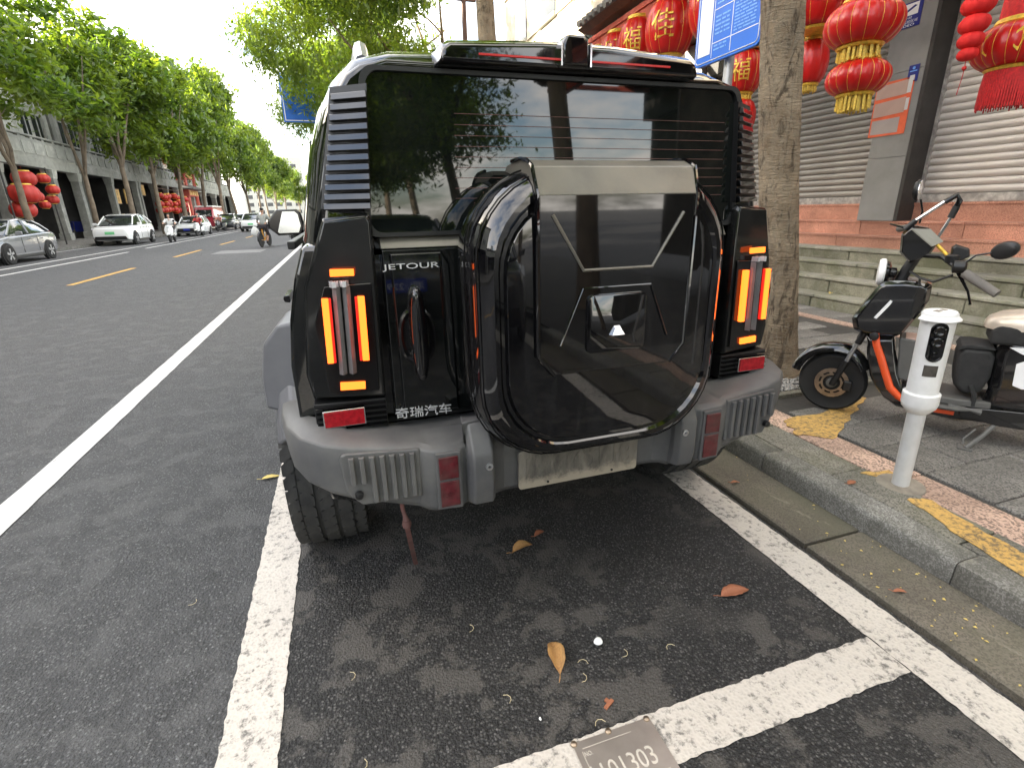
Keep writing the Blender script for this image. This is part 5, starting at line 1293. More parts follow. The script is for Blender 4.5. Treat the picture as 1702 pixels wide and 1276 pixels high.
tr_spec = [(10.0, 6.0, [(-.9, .3, 2.2), (.5, 1.2, 2.6), (-.6, -1.2, 2.4)], 1, (.95, .95, .8), (-.8, 0, 8.3), 2.2, (-.42, .1)),
           (16.5, 3.6, [(-1.7, .2, 3.0), (-.2, 1.0, 3.6), (-2.6, -1.0, 2.3), (.3, -.6, 3.4)], 0, (1.0, 1.0, 1.08), (-1.75, -.2, 6.45), .4, (-.25, 0)),
           (24.5, 3.6, [(-1.5, .5, 3.4), (.2, 1.0, 3.6), (-2.6, -.4, 2.6)], 1, (1.15, 1.15, 1.1), (-2.0, 0, 7.4), 1.7, (-.3, 0)),
           (33.0, 3.9, [(-1.6, .5, 3.6), (.2, 1.0, 3.6), (-2.2, -.4, 2.8)], 0, (1.25, 1.25, 1.2), (-2.1, 0, 8.0), 2.9, (-.2, 0)),
           (42.0, 4.0, [(-1.6, .5, 3.6), (.2, 1.0, 3.6), (-2.2, -.4, 2.8)], 1, (1.3, 1.3, 1.2), (-1.8, 0, 8.2), 4.1, (-.2, 0)),
           (-4.0, 4.0, [(-1.6, .5, 2.6), (.6, 1.0, 2.6), (-1.2, -1.4, 2.8)], 0, (1.0, 1.0, .9), (-1.2, 0, 6.6), 5.0, (-.3, 0)),
           (-10.5, 3.4, [(-1.6, .5, 2.6), (.6, 1.0, 2.6), (-1.2, -1.4, 2.8)], 1, (1.2, 1.2, .9), (-1.0, 0, 4.1), .9, (-.5, 0)),
           (-17.5, 3.4, [(-1.6, .5, 2.6), (.6, 1.0, 2.6)], 0, (1.3, 1.3, 1.1), (-1.6, 0, 4.8), 2.9, (-.5, 0))]
for i, (y, fork, tips, ci, cs, co_, cr_, ln) in enumerate(tr_spec):
    tree({10.0: 'thick bare stem rising beyond the car roof beside the thin pole', 16.5: 'leafy tree hanging low over the lane beside the car roof'}.get(y, 'leafy street tree leaning over the bay from the right-hand sidewalk'), (3.25, y, ZS), 9, .15 if y > 12 or y < 0 else .19, fork, tips, crR[ci], cs, co_, cr_, GR, 100 + i, 'bark' if 0 < y < 30 else 'bark_far', lean=ln)
GL = 'street trees before the arcades'
Ls = [(30.4, 11.6, .15), (37.6, 12.6, .15), (44.0, 13.0, .19), (50.6, 13.2, .19), (58.0, 14.4, .20), (66.0, 15.6, .2), (75.0, 16.6, .2), (85.0, 17.0, .2), (97.0, 17.0, .2), (110, 16.5, .2), (125, 16, .2), (142, 16, .2), (165, 16, .2), (22.5, 11.5, .15), (14.5, 11.5, .15), (6.0, 10.0, .16), (-20, 11, .17), (-28, 12, .17), (-34, 12, .17)]
LT = {30.4: 'slim street tree beside the big dull lanterns behind the silver sedan', 37.6: 'slim street tree standing at the nose of the white crossover', 44.0: 'street tree between the white crossover and the tricycle bay', 50.6: 'street tree behind the white sedan before the dark arcade bay', 58.0: 'street tree before the red shopfront with yellow boards', 66.0: 'street tree standing among the massed small lanterns', 75.0: 'street tree standing right before the red pavilion'}
for i, (y, H, r0) in enumerate(Ls):
    rr = random.Random(300 + i); fork = 3.6 if H < 12.8 else 4.6; up = H - fork - 1.5
    tips = [(rr.uniform(-2, 2), rr.uniform(-2, 2), up * rr.uniform(.55, 1.0)) for k in range(5)]
    tree(LT.get(y, 'green street tree on the pavement before the arcades'), (-13.45 + rr.uniform(-.2, .2), y, .12), H, r0, fork, tips, (crS if H < 12.8 and y > 10 else crL[i % 3]), (1.0 if H < 12.8 else 1.12, 1.0 if H < 12.8 else 1.15, (H - 4.4) / 7.4), (.2, 0, 4.4 + (H - 4.4) * .52), rr.uniform(0, 6), GL, 400 + i, lean=(rr.uniform(-.5, .3), rr.uniform(-.6, .6)))
GF = 'far trees closing the street'
for i, (x, y, H) in enumerate(((3, 55, 13), (3, 68, 14), (3, 82, 13), (2.5, 98, 14), (3, 116, 14), (2, 135, 14), (1, 160, 15), (-6, 200, 15), (-1, 215, 16), (-12, 205, 16), (5, 190, 15), (-18, 190, 15), (-1.5, -38, 12), (-6, -46, 12), (3, -30, 11), (-10, -40, 12))):
    rr = random.Random(700 + i)
    tree('distant green tree at the far end of the street', (x, y, .1), H, .2, 4.2, [(rr.uniform(-2, 2), rr.uniform(-2, 2), rr.uniform(3, 5)) for k in range(4)], crL[(i + 1) % 3], (1.15, 1.15, (H - 3.4) / 7.4), (0, 0, 3.4 + (H - 3.4) * .52), rr.uniform(0, 6), GF, 800 + i)

# ------------------------------------------------------------------ buildings
sb = thing('stone_building', 'tall cream walled building catching the sun beyond the shop', 'building', (8.5, 16, 0))
obj('wall', MB().box(-1.4, 2, -5.4, 6, -.2, 15), 'cream_wall', sb)
for k in range(6):
    obj('course', MB().box(-1.45, -1.401, -5.4, 6.05, 3.2 + 1.9 * k, 3.28 + 1.9 * k), 'cream_wall', sb)
for j in range(4):
    for k in range(4):
        w = obj('window', MB().box(-1.43, -1.401, -4.2 + 2.6 * j, -3.0 + 2.6 * j, 4.2 + 2.9 * k, 5.9 + 2.9 * k), 'window_dark', sb)
        obj('sill', MB().box(-1.52, -1.402, -4.3 + 2.6 * j, -2.9 + 2.6 * j, 4.08 + 2.9 * k, 4.19 + 2.9 * k), 'pale_stucco', w)
lp_ = thing('wall_lamp', 'small dark wall lamp on a thin bracket', 'lamp', (6.55, 14.3, 5.35))
obj('shade', MB().loft([[(x * k, y * k, z) for x, y in ((-.2, -.16), (.2, -.16), (.2, .16), (-.2, .16))] for k, z in ((1, 0), (1, .06), (.5, .3))]), 'black_plastic', lp_)
obj('bracket', MB().tube([(.0, 0, .28), (.3, 0, .38), (.56, 0, .1)], .02, 6), 'black_plastic', lp_)

struct('left_pavement', MB().box(-21.5, -13.0, -40, 200, -.2, .12), 'paver_grey', 'paved walk in front of the arcades')
struct('left_kerb', MB().box(-13.0, -12.82, -40, 200, -.2, .13), 'kerb_stone', 'grey kerb of the opposite pavement')

def arcade(label, y0, y1, cols, wall, par, zb, zp, H, shop, seed, cols_w=.55):
    r = random.Random(seed); yc = (y0 + y1) / 2
    b = thing('arcade_building', label, 'building', (-17, yc, .12))
    def Y(a): return a - yc
    obj('upper_wall', MB().box(-4.5, -.95, Y(y0), Y(y1), zb, H), wall, b)
    obj('shop_wall', MB().box(-4.3, -3.9, Y(y0), Y(y1), -.1, zb), 'shop_dark', b)
    obj('soffit', MB().box(-3.9, -.32, Y(y0), Y(y1), zb - .15, zb - .01), 'shop_dark', b)
    obj('party_wall', MB().box(-3.9, -.32, Y(y1) - .22, Y(y1) - .01, -.1, zb - .16), 'shop_dark', b)
    obj('beam', MB().box(-.30, .18, Y(y0) + .01, Y(y1) - .01, zb - .42, zb + .12), par, b, bevel=.02)
    pw = obj('parapet', MB().box(-.14, .10, Y(y0) + .02, Y(y1) - .02, zb + .121, zp - .22), par, b)
    n = max(2, int((y1 - y0) / 1.25)); dy = (y1 - y0) / n
    for k in range(n):
        a = y0 + k * dy
        obj('parapet_panel', MB().yz(rrect(dy * .40, (zp - zb) * .24, .10, 3, Y(a + dy / 2), (zb + zp) / 2 - .03), .101, .135), par, pw, bevel=.012)
        obj('rail_block', MB().box(-.12, .08, Y(a) + .02, Y(a) + dy * .24, zp - .219, zp - .101), par, pw)
    obj('rail', MB().box(-.18, .14, Y(y0) + .02, Y(y1) - .02, zp - .10, zp), par, pw, bevel=.015)
    for c in cols:
        w = cols_w / 2
        cl = obj('column', MB().box(-w, w, Y(c) - w, Y(c) + w, -.1, zb - .42), 'grey_concrete', b, bevel=.03)
        obj('capital', MB().loft([[(x * k, Y(c) + y * k, z) for x, y in ((-w, -w), (w, -w), (w, w), (-w, w))] for z, k in ((zb - .95, 1.02), (zb - .75, 1.15), (zb - .422, 1.3))]), par, cl)
        obj('column_base', MB().box(-w - .06, w + .06, Y(c) - w - .06, Y(c) + w + .06, -.1, .45), 'grey_concrete', cl, bevel=.02)
        obj('pilaster', MB().box(-.94, -.78, Y(c) - .25, Y(c) + .25, zb + .1, H), par, b)
    for c0, c1 in zip(cols[:-1], cols[1:]):
        cm = (c0 + c1) / 2; m = shop[seed % len(shop)]
        dr = obj('shopfront', MB().box(-3.89, -3.78, Y(cm) - 1.6, Y(cm) + 1.6, -.1, 3.3), r.choice(shop), b)
        obj('lintel', MB().box(-3.86, -3.7, Y(cm) - 1.7, Y(cm) + 1.7, 3.301, 3.7), 'dark_timber', dr)
        for k in range(2):
            w = obj('window', MB().box(-.94, -.90, Y(cm) - 1.2 + k * 1.5, Y(cm) - .2 + k * 1.5, zb + 1.2, zb + 3.0), 'window_dark', b)
            obj('window_frame', MB().box(-.90, -.86, Y(cm) - 1.28 + k * 1.5, Y(cm) - .12 + k * 1.5, zb + 3.0, zb + 3.12).box(-.90, -.86, Y(cm) - .73 + k * 1.5, Y(cm) - .67 + k * 1.5, zb + 1.2, zb + 3.0), par, w)
    obj('roof', MB().loft([[(-4.7, Y(y0) - .02, H), (-.5, Y(y0) - .02, H), (-.5, Y(y0) - .02, H + .15), (-2.6, Y(y0) - .02, H + 1.0), (-4.7, Y(y0) - .02, H + .15)], [(-4.7, Y(y1) + .02, H), (-.5, Y(y1) + .02, H), (-.5, Y(y1) + .02, H + .15), (-2.6, Y(y1) + .02, H + 1.0), (-4.7, Y(y1) + .02, H + .15)]]), 'roof_tile', b)
    return b
arcade('pale green-grey arcade with broad grey columns behind the lanterns', 27.6, 46.2, [28.4, 32.4, 36.4, 42.2, 45.7], 'pale_stucco', 'pale_stucco', 4.72, 6.15, 11.8, ['shop_dark', 'shop_dark', 'shop_red'], 1, .5)  # arcade walls raised above their likely height to shade the shops from low sun
arcade('dark grey arcade bay with panelled parapet behind the white car', 46.25, 57.6, [46.6, 51.6, 57.2], 'grey_concrete', 'grey_concrete', 4.8, 6.1, 12.0, ['shop_dark', 'shop_dark'], 2, .45)
arcade('grey arcade with yellow boards beside the red pavilion', 57.65, 71.0, [58.0, 62.3, 66.6, 70.6], 'grey_concrete', 'grey_concrete', 4.85, 6.25, 12.0, ['shop_red', 'shop_red'], 3, .42)
arcade('pale arcade house lying beyond the red pavilion', 76.5, 104, [77, 83.5, 90, 96.5, 103.5], 'pale_stucco', 'pale_stucco', 4.8, 6.2, 11, ['shop_dark', 'shop_red'], 4, .6)
arcade('pale arcade house across the road from the parking bay', -2, 27.5, [-1.5, 5, 11.5, 18, 24], 'pale_stucco', 'pale_stucco', 4.7, 6.1, 12.0, ['shop_dark'], 5, .6)
arcade('pale arcade house far behind the parking bay', -40, -2.1, [-39, -30, -21, -12, -3], 'pale_stucco', 'pale_stucco', 3.6, 4.6, 4.9, ['shop_dark'], 6, .6)
# red timber pavilion gate
pv = thing('red_pavilion', 'red timber pavilion gate with stacked roofs beside the arcades', 'pavilion', (-16.5, 73.6, .12))
for x in (-2.2, .4):
    for y in (-2.0, 2.0): obj('column', MB().lathe([(.22, -.1), (.2, .3), (.18, 6.4)], 12, (x, y, 0)), 'red_paint', pv, smooth=True)
for z, k in ((4.3, 1.0), (6.2, .85), (7.8, .6)):
    obj('roof_tier', MB().loft([[(-.9 + x * q * k, y * q * k, z + h) for x, y in ((-2.0, -2.8), (2.0, -2.8), (2.0, 2.8), (-2.0, 2.8))] for h, q in ((0, 1.08), (.1, 1.12), (.35, .85), (.75, .35))]), 'roof_tile', pv)
    obj('tie_beam', MB().box(-.9 - 1.5 * k, -.9 + 1.5 * k, -2.2 * k, 2.2 * k, z - .7, z - .02), 'red_paint', pv, bevel=.03)
    for j in range(4): obj('lattice_panel', MB().box(-.9 + 1.5 * k, -.9 + 1.5 * k + .04, -2.0 * k + j * k, -1.15 * k + j * k, z - .6, z - .12), 'board_yellow', pv)
# boards, banners and lanterns along the arcades
for y, z0, z1, w, lab in ((53.2, 2.55, 3.75, 1.1, 'yellow shop board hanging beside the trunk, nearer the white car'), (55.6, 2.6, 3.8, 1.2, 'yellow shop board hanging beyond the trunk of the dark bay'), (59.6, 3.4, 4.4, 1.5, 'dull yellow board above the red shopfront, first of two'), (63.9, 3.5, 4.4, 1.3, 'dull yellow board above the red shopfront, second of two')):
    t = thing('shop_board', lab, 'sign', (-17.2, y, z0)); obj('panel', MB().box(-.05, .05, -w / 2, w / 2, 0, z1 - z0), 'board_yellow', t, bevel=.02)
    obj('frame', MB().box(.051, .07, -w / 2, w / 2, 0, .06).box(.051, .07, -w / 2, w / 2, z1 - z0 - .06, z1 - z0), 'dark_timber', t)
    for k in range(2): obj('lettering', remap(fit(textmesh('茶酒'[k], .3), .32, .34), lambda a, b, c: (.052, a, (z1 - z0) * (.70 - .4 * k) + b)), 'dark_timber', t, fix=False)
for j, (y, z, d) in enumerate(((32.6, 3.22, 1.0), (34.1, 3.30, .62), (31.5, 2.48, 1.25), (31.7, 1.78, 1.05), (32.8, 2.40, .72), (34.4, 2.78, .62), (34.8, 2.30, .6), (33.5, 2.02, .5))):
    lantern(('large dull red lantern at the top of the gantry cluster', 'small dull red lantern at the top of the gantry cluster', 'widest dull red lantern in the middle of the gantry cluster', 'large dull red lantern hanging lowest in the gantry cluster', 'medium dull red lantern beside the widest one of the cluster', 'small dull red lantern under the small top one of the cluster', 'small dull red lantern at the outer low end of the cluster', 'smallest dull red lantern low in the gantry cluster')[j], (-14.2 + (.15 * (j % 3)), y, z + .12), d, d * .62, 'lantern_red_far', None, 0, None, 'big lanterns beside the arcade tree', lobes=10, ring=False)
fr_ = thing('steel_gantry', 'dark steel gantry holding the big dull lanterns', 'frame', (-14.3, 33, .12))
for y in (-2.0, 2.2): obj('post', MB().tube([(0, y, -.1), (0, y, 3.9)], .04, 8), 'pillar_dark', fr_)
obj('rail', MB().tube([(0, -2.0, 3.85), (0, 2.2, 3.85)], .03, 8), 'pillar_dark', fr_)
l0 = None; rl_ = random.Random(77)
for k in range(30):
    y, z = 59.5 + (k % 10) * .95 + rl_.uniform(-.2, .2), 2.1 + (k // 10) * .62 + rl_.uniform(-.12, .12); x = -15.9 + rl_.uniform(-.3, .3); s = rl_.uniform(.85, 1.15)
    if l0 is None: l0 = lantern('small red lantern in the massed rows by the pavilion', (x, y, z), .72, .46, 'lantern_red_far', None, 0, None, 'massed small lanterns by the pavilion', lobes=8, ring=False)
    else: dup(l0, (x, y, z), None, None, None, s)
lr = thing('lantern_rack', 'timber rack carrying the massed small lanterns', 'rack', (-16, 64, .12))
for z in (2.6, 3.3, 3.95): obj('rail', MB().tube([(0, -5, z), (0, 5, z)], .03, 6), 'dark_timber', lr)
for y in (-5, 5): obj('post', MB().tube([(0, y, -.1), (0, y, 4.1)], .06, 8), 'dark_timber', lr)
bt = thing('cargo_tricycle', 'dark blue cargo tricycle parked between the columns', 'tricycle', (-17.8, 46.8, .12))
obj('cargo_box', MB().loft([[(-.55, -.9, .45), (.55, -.9, .45), (.55, .7, .45), (-.55, .7, .45)], [(-.6, -.95, 1.15), (.6, -.95, 1.15), (.6, .75, 1.15), (-.6, .75, 1.15)]]), 'sign_navy', bt, bevel=.02)
for x, y in ((-.5, .2), (.5, .2), (0, -1.4)): obj('wheel', MB().lathe([(.1, -.04), (.26, -.045), (.3, 0), (.26, .045), (.1, .04)], 20, (x, y, .3), 'x'), 'rubber_dark', bt, smooth=True)
obj('handlebar', MB().tube([(0, -1.4, .3), (0, -1.15, 1.05), (-.3, -1.0, 1.1)], .03, 8), 'black_plastic', bt, smooth=True)
# distant blocks
for i, (x, y, w, h, lab) in enumerate(((8, 270, 26, 34, 'pale distant tower block at the end of the street'), (-30, 320, 30, 30, 'low pale distant block left of the street end'), (22, 90, 10, 15, 'pale house behind the right-hand trees'))):
    b = thing('distant_block', lab, 'building', (x, y, 0)); obj('wall', MB().box(-w / 2, w / 2, -6, 6, -.2, h), 'pale_stucco', b)
    for k in range(int(h / 4)):
        for j in range(6): obj('window', MB().box(-w * .45 + j * w * .155, -w * .36 + j * w * .155, -6.05, -6.001, 2 + k * 3.8, 3.8 + k * 3.8), 'window_dark', b)
wb = thing('weathered_board', 'weathered back of a street board on a post behind the bay', 'sign', (3.0, -.75, ZS))
obj('board', MB().xz([(-.28, 1.55), (.0, 1.35), (.26, 1.6), (.26, 2.55), (.2, 2.62), (-.22, 2.62), (-.28, 2.55)], 0, .03), 'weathered', wb, bevel=.006)
obj('post', MB().tube([(0, -.04, -.05), (0, -.04, 2.5)], .035, 12), 'steel_post', wb, smooth=True)
# ------------------------------------------------------------------ other vehicles (local -y is the front)
def far_wheel(parent, x, y, r, w=.2, side=1):
    t = obj('wheel', MB().lathe([(r * .62, -w / 2), (r * .9, -w / 2), (r, -w * .36), (r, w * .36), (r * .9, w / 2), (r * .62, w / 2)], 28, (x, y, r), 'x'), 'rubber_dark', parent, smooth=True)
    obj('rim', MB().lathe([(.02, side * w * .40), (r * .25, side * w * .44), (r * .3, side * w * .25), (r * .56, side * w * .25), (r * .6, side * w * .46), (r * .64, side * w * .46), (r * .64, -side * w * .3)], 28, (x, y, r), 'x'), 'black_plastic', t, smooth=True)
    for k in range(5):
        a = 6.2832 * k / 5 + .3; h = side * w * .45
        obj('spoke', MB().prism([(x + h, y + q * r * math.cos(a + d), r + q * r * math.sin(a + d)) for q, d in ((.12, -.7), (.6, -.2), (.6, .2), (.12, .7))], (side * .02, 0, 0)), 'alloy', t)
def vehicle(nm, label, loc, rz, P, group=None):
    c = thing(nm, label, 'car', loc, rz, group)
    W = P['W'] / 2; secs = []
    for y, k, zl, zh in P['body']:
        w = W * k
        secs.append([(s * x, y, z) for s, pr in ((1, 1), (-1, -1)) for x, z in ([(w * .80, zl), (w * .95, zl + .06), (w, zl + (zh - zl) * .42), (w * .985, zl + (zh - zl) * .74), (w * .93, zh - .05), (w * .80, zh)][::pr])])
    obj('body', MB().loft(secs), P['mat'], c, smooth=True, bevel=.03, seg=3, sharp=40)
    secs = []
    for y, wb, wt, zb, zt in P['cabin']:
        secs.append([(W * wb, y, zb), (W * (wb * .45 + wt * .55), y, zb + (zt - zb) * .6), (W * wt, y, zt - .03), (W * wt * .9, y, zt), (-W * wt * .9, y, zt), (-W * wt, y, zt - .03), (-W * (wb * .45 + wt * .55), y, zb + (zt - zb) * .6), (-W * wb, y, zb)])
    obj('glasshouse', MB().loft(secs), 'car_glass', c, smooth=True, sharp=30)
    rf = P['roof']
    obj('roof', MB().loft([[(W * k * x, y, z + d) for x, d in ((-1, -.035), (-.93, .012), (-.5, .026), (.5, .026), (.93, .012), (1, -.035))] for y, k, z in rf], False, False), P['mat'], c, smooth=True)
    for s in (-1, 1):
        for pts in P['pillars']:
            obj('pillar', MB().tube([(s * W * a, y, z) for a, y, z in pts], .035, 6), P['mat'], c, smooth=True)
        m = obj('door_mirror', MB().box(s * (W + .02), s * (W + .22), P['my'], P['my'] + .09, P['mz'], P['mz'] + .14), P['mat'], c, bevel=.03)
        obj('headlight', MB().prism([(s * W * a, y, z) for a, y, z in P['lamp']], (0, .12, 0)), 'headlight', c, bevel=.01)
        obj('door_handle', MB().box(s * W * .985, s * (W * .985 + .025), -.05, .12, P['mz'] - .16, P['mz'] - .13).box(s * W * .985, s * (W * .985 + .025), .85, 1.02, P['mz'] - .16, P['mz'] - .13), 'chrome', c)
        obj('side_seam', MB().box(s * W * .992, s * (W * 1.002), -.42, -.408, .35, P['mz'] - .06).box(s * W * .992, s * (W * 1.002), .62, .632, .35, P['mz'] - .06), 'black_plastic', c)
        obj('sill', MB().box(s * W * .94, s * W * .99, P['wy'][0] + .4, P['wy'][1] - .4, P['body'][2][2] - .02, P['body'][2][2] + .09), 'black_plastic', c, bevel=.02)
        for y in P['wy']:
            obj('wheel_arch', MB().lathe([(.02, s * (W * .90)), (P['r'] * 1.16, s * (W * .90)), (P['r'] * 1.16, s * (W * 1.004)), (.02, s * (W * 1.004))], 28, (0, y, P['r']), 'x'), 'rubber_dark', c)
            far_wheel(c, s * (W - .06), y, P['r'], .2, s)
    f = P['body'][0][0]
    obj('grille', MB().loft([[(x, y, z) for x, z in P['grille']] for y in (f - .012, f + .2)]), 'black_plastic', c, bevel=.01)
    pl = obj('number_plate', MB().box(-.22, .22, f - .03, f - .013, P['pz'], P['pz'] + .14), P['plate'], c, bevel=.004)
    if P.get('ptext'):
        obj('plate_lettering', remap(fit(textmesh(P['ptext'], .1), .38, .085), lambda a, b, d: (a, f - .031, P['pz'] + .07 + b)), 'sign_white', pl, fix=False)
    obj('windscreen_dash', MB().box(-W * .7, W * .7, P['cabin'][0][0] - .18, P['cabin'][0][0] - .02, P['cabin'][0][3] - .01, P['cabin'][0][3] + .012), 'black_plastic', c)
    return c
def sedan(mat, plate='blue_plate', **k):
    d = dict(W=1.80, mat=mat, r=.33, wy=(-1.42, 1.30),
        body=[(-2.34, .62, .34, .62), (-2.28, .80, .26, .74), (-2.0, .96, .20, .82), (-1.2, 1.0, .18, .93), (0, 1.0, .18, .97), (1.4, 1.0, .19, 1.02), (2.0, .96, .22, 1.03), (2.3, .86, .32, .99), (2.36, .7, .45, .9)],
        cabin=[(-1.0, .86, .84, .92, .95), (-.25, .88, .70, .95, 1.42), (.45, .88, .70, .97, 1.47), (1.15, .88, .68, .99, 1.40), (1.85, .84, .80, 1.0, 1.04)],
        roof=[(-.28, .71, 1.41), (.1, .72, 1.46), (.5, .72, 1.475), (1.15, .69, 1.405)],
        pillars=[[(.86, -1.0, .95), (.71, -.28, 1.40)], [(.88, .32, .98), (.71, .36, 1.45)], [(.84, 1.85, 1.03), (.76, 1.5, 1.25), (.69, 1.15, 1.39)]],
        my=-.78, mz=.93, lamp=[(.60, -2.25, .62), (.94, -2.06, .66), (.96, -1.95, .76), (.62, -2.22, .70)], grille=[(-.5, .3), (.5, .3), (.42, .6), (-.42, .6)], pz=.42, plate=plate)
    d.update(k); return d
def suvp(mat, plate='green_plate', **k):
    d = dict(W=1.88, mat=mat, r=.36, wy=(-1.40, 1.36),
        body=[(-2.26, .70, .42, .76), (-2.2, .86, .30, .90), (-1.95, .97, .24, .98), (-1.2, 1.0, .22, 1.05), (0, 1.0, .22, 1.07), (1.4, 1.0, .24, 1.10), (1.95, .97, .28, 1.12), (2.2, .9, .4, 1.08), (2.26, .8, .5, 1.0)],
        cabin=[(-1.25, .87, .85, 1.04, 1.07), (-.45, .88, .72, 1.06, 1.55), (.3, .88, .73, 1.07, 1.63), (1.3, .87, .70, 1.09, 1.57), (2.1, .82, .74, 1.11, 1.25)],
        roof=[(-.5, .73, 1.54), (-.1, .74, 1.60), (.5, .75, 1.635), (1.3, .72, 1.58), (1.75, .72, 1.46)],
        pillars=[[(.87, -1.25, 1.07), (.73, -.48, 1.53)], [(.88, .25, 1.08), (.735, .3, 1.61)], [(.86, 2.05, 1.15), (.8, 1.8, 1.32), (.72, 1.35, 1.55)], [(.87, 1.35, 1.1), (.72, 1.2, 1.56)]],
        my=-.95, mz=1.05, lamp=[(.52, -2.19, .84), (.93, -2.06, .86), (.96, -1.9, .95), (.55, -2.16, .91)], grille=[(-.78, .32), (.78, .32), (.70, .50), (-.70, .50)], pz=.60, plate=plate)
    d.update(k); return d
vehicle('parked_sedan', 'silver grey sedan parked before the lanterns', (-11.55, 23.5, .0), 0, sedan('paint_grey_car'))
vehicle('parked_suv', 'white electric crossover with a green plate parked at the kerb', (-11.75, 36.2, .0), 0, suvp('paint_white_car'))
vehicle('parked_sedan', 'white sedan with dark lower grille parked behind the white crossover', (-11.0, 48.6, .0), 0, sedan('paint_white_car', grille=[(-.7, .3), (.7, .3), (.6, .58), (-.6, .58)]))
vehicle('moving_car', 'silver white car driving down the opposite lane', (-7.6, 56.2, .0), 0, suvp('paint_white_car'))
vehicle('parked_suv', 'dark grey car parked beside the red van', (-11.2, 64.5, .0), 0, suvp('paint_dark_car'))
vehicle('parked_suv', 'silver car parked in the opposite strip just beyond the dark grey one', (-10.6, 71.0, .0), 0, suvp('paint_silver'))
vehicle('parked_sedan', 'far silver sedan last in the opposite strip', (-10.6, 79, .0), 0, sedan('paint_silver'))
vehicle('parked_sedan', 'far white sedan in the opposite lane', (-8.2, 88, .0), 0, sedan('paint_white_car'))
vehicle('parked_suv', 'dark car with a blue plate parked in the bay behind', (.60, -4.6, .0), math.pi, suvp('paint_dark_car', 'blue_plate', ptext='湘L·229', pz=.62))
van = thing('red_van', 'red and white van parked under the far trees', 'van', (-13.6, 68.0, 0))
obj('body', MB().loft([[(-.95, -3.0, .35), (.95, -3.0, .35), (.95, -3.0, 1.2), (.8, -2.9, 1.35), (-.8, -2.9, 1.35), (-.95, -3.0, 1.2)], [(-.95, -2.4, .35), (.95, -2.4, .35), (.95, -2.4, 1.9), (.85, -2.3, 2.35), (-.85, -2.3, 2.35), (-.95, -2.4, 1.9)], [(-.95, 2.6, .35), (.95, 2.6, .35), (.95, 2.6, 1.9), (.85, 2.6, 2.4), (-.85, 2.6, 2.4), (-.95, 2.6, 1.9)]]), 'paint_red_car', van, bevel=.05)
obj('roof', MB().box(-.9, .9, -2.2, 2.65, 2.36, 2.52), 'paint_white_car', van, bevel=.04)
obj('windscreen', MB().prism([(-.8, -2.94, 1.4), (.8, -2.94, 1.4), (.75, -2.44, 2.1), (-.75, -2.44, 2.1)], (0, -.03, .0)), 'car_glass', van)
for x in (-.85, .85):
    for y in (-1.9, 1.7): far_wheel(van, x, y, .35, .2, 1 if x > 0 else -1)
obj('side_stripe', MB().box(.951, .96, -2.0, 2.4, 1.35, 1.6), 'sign_white', van)

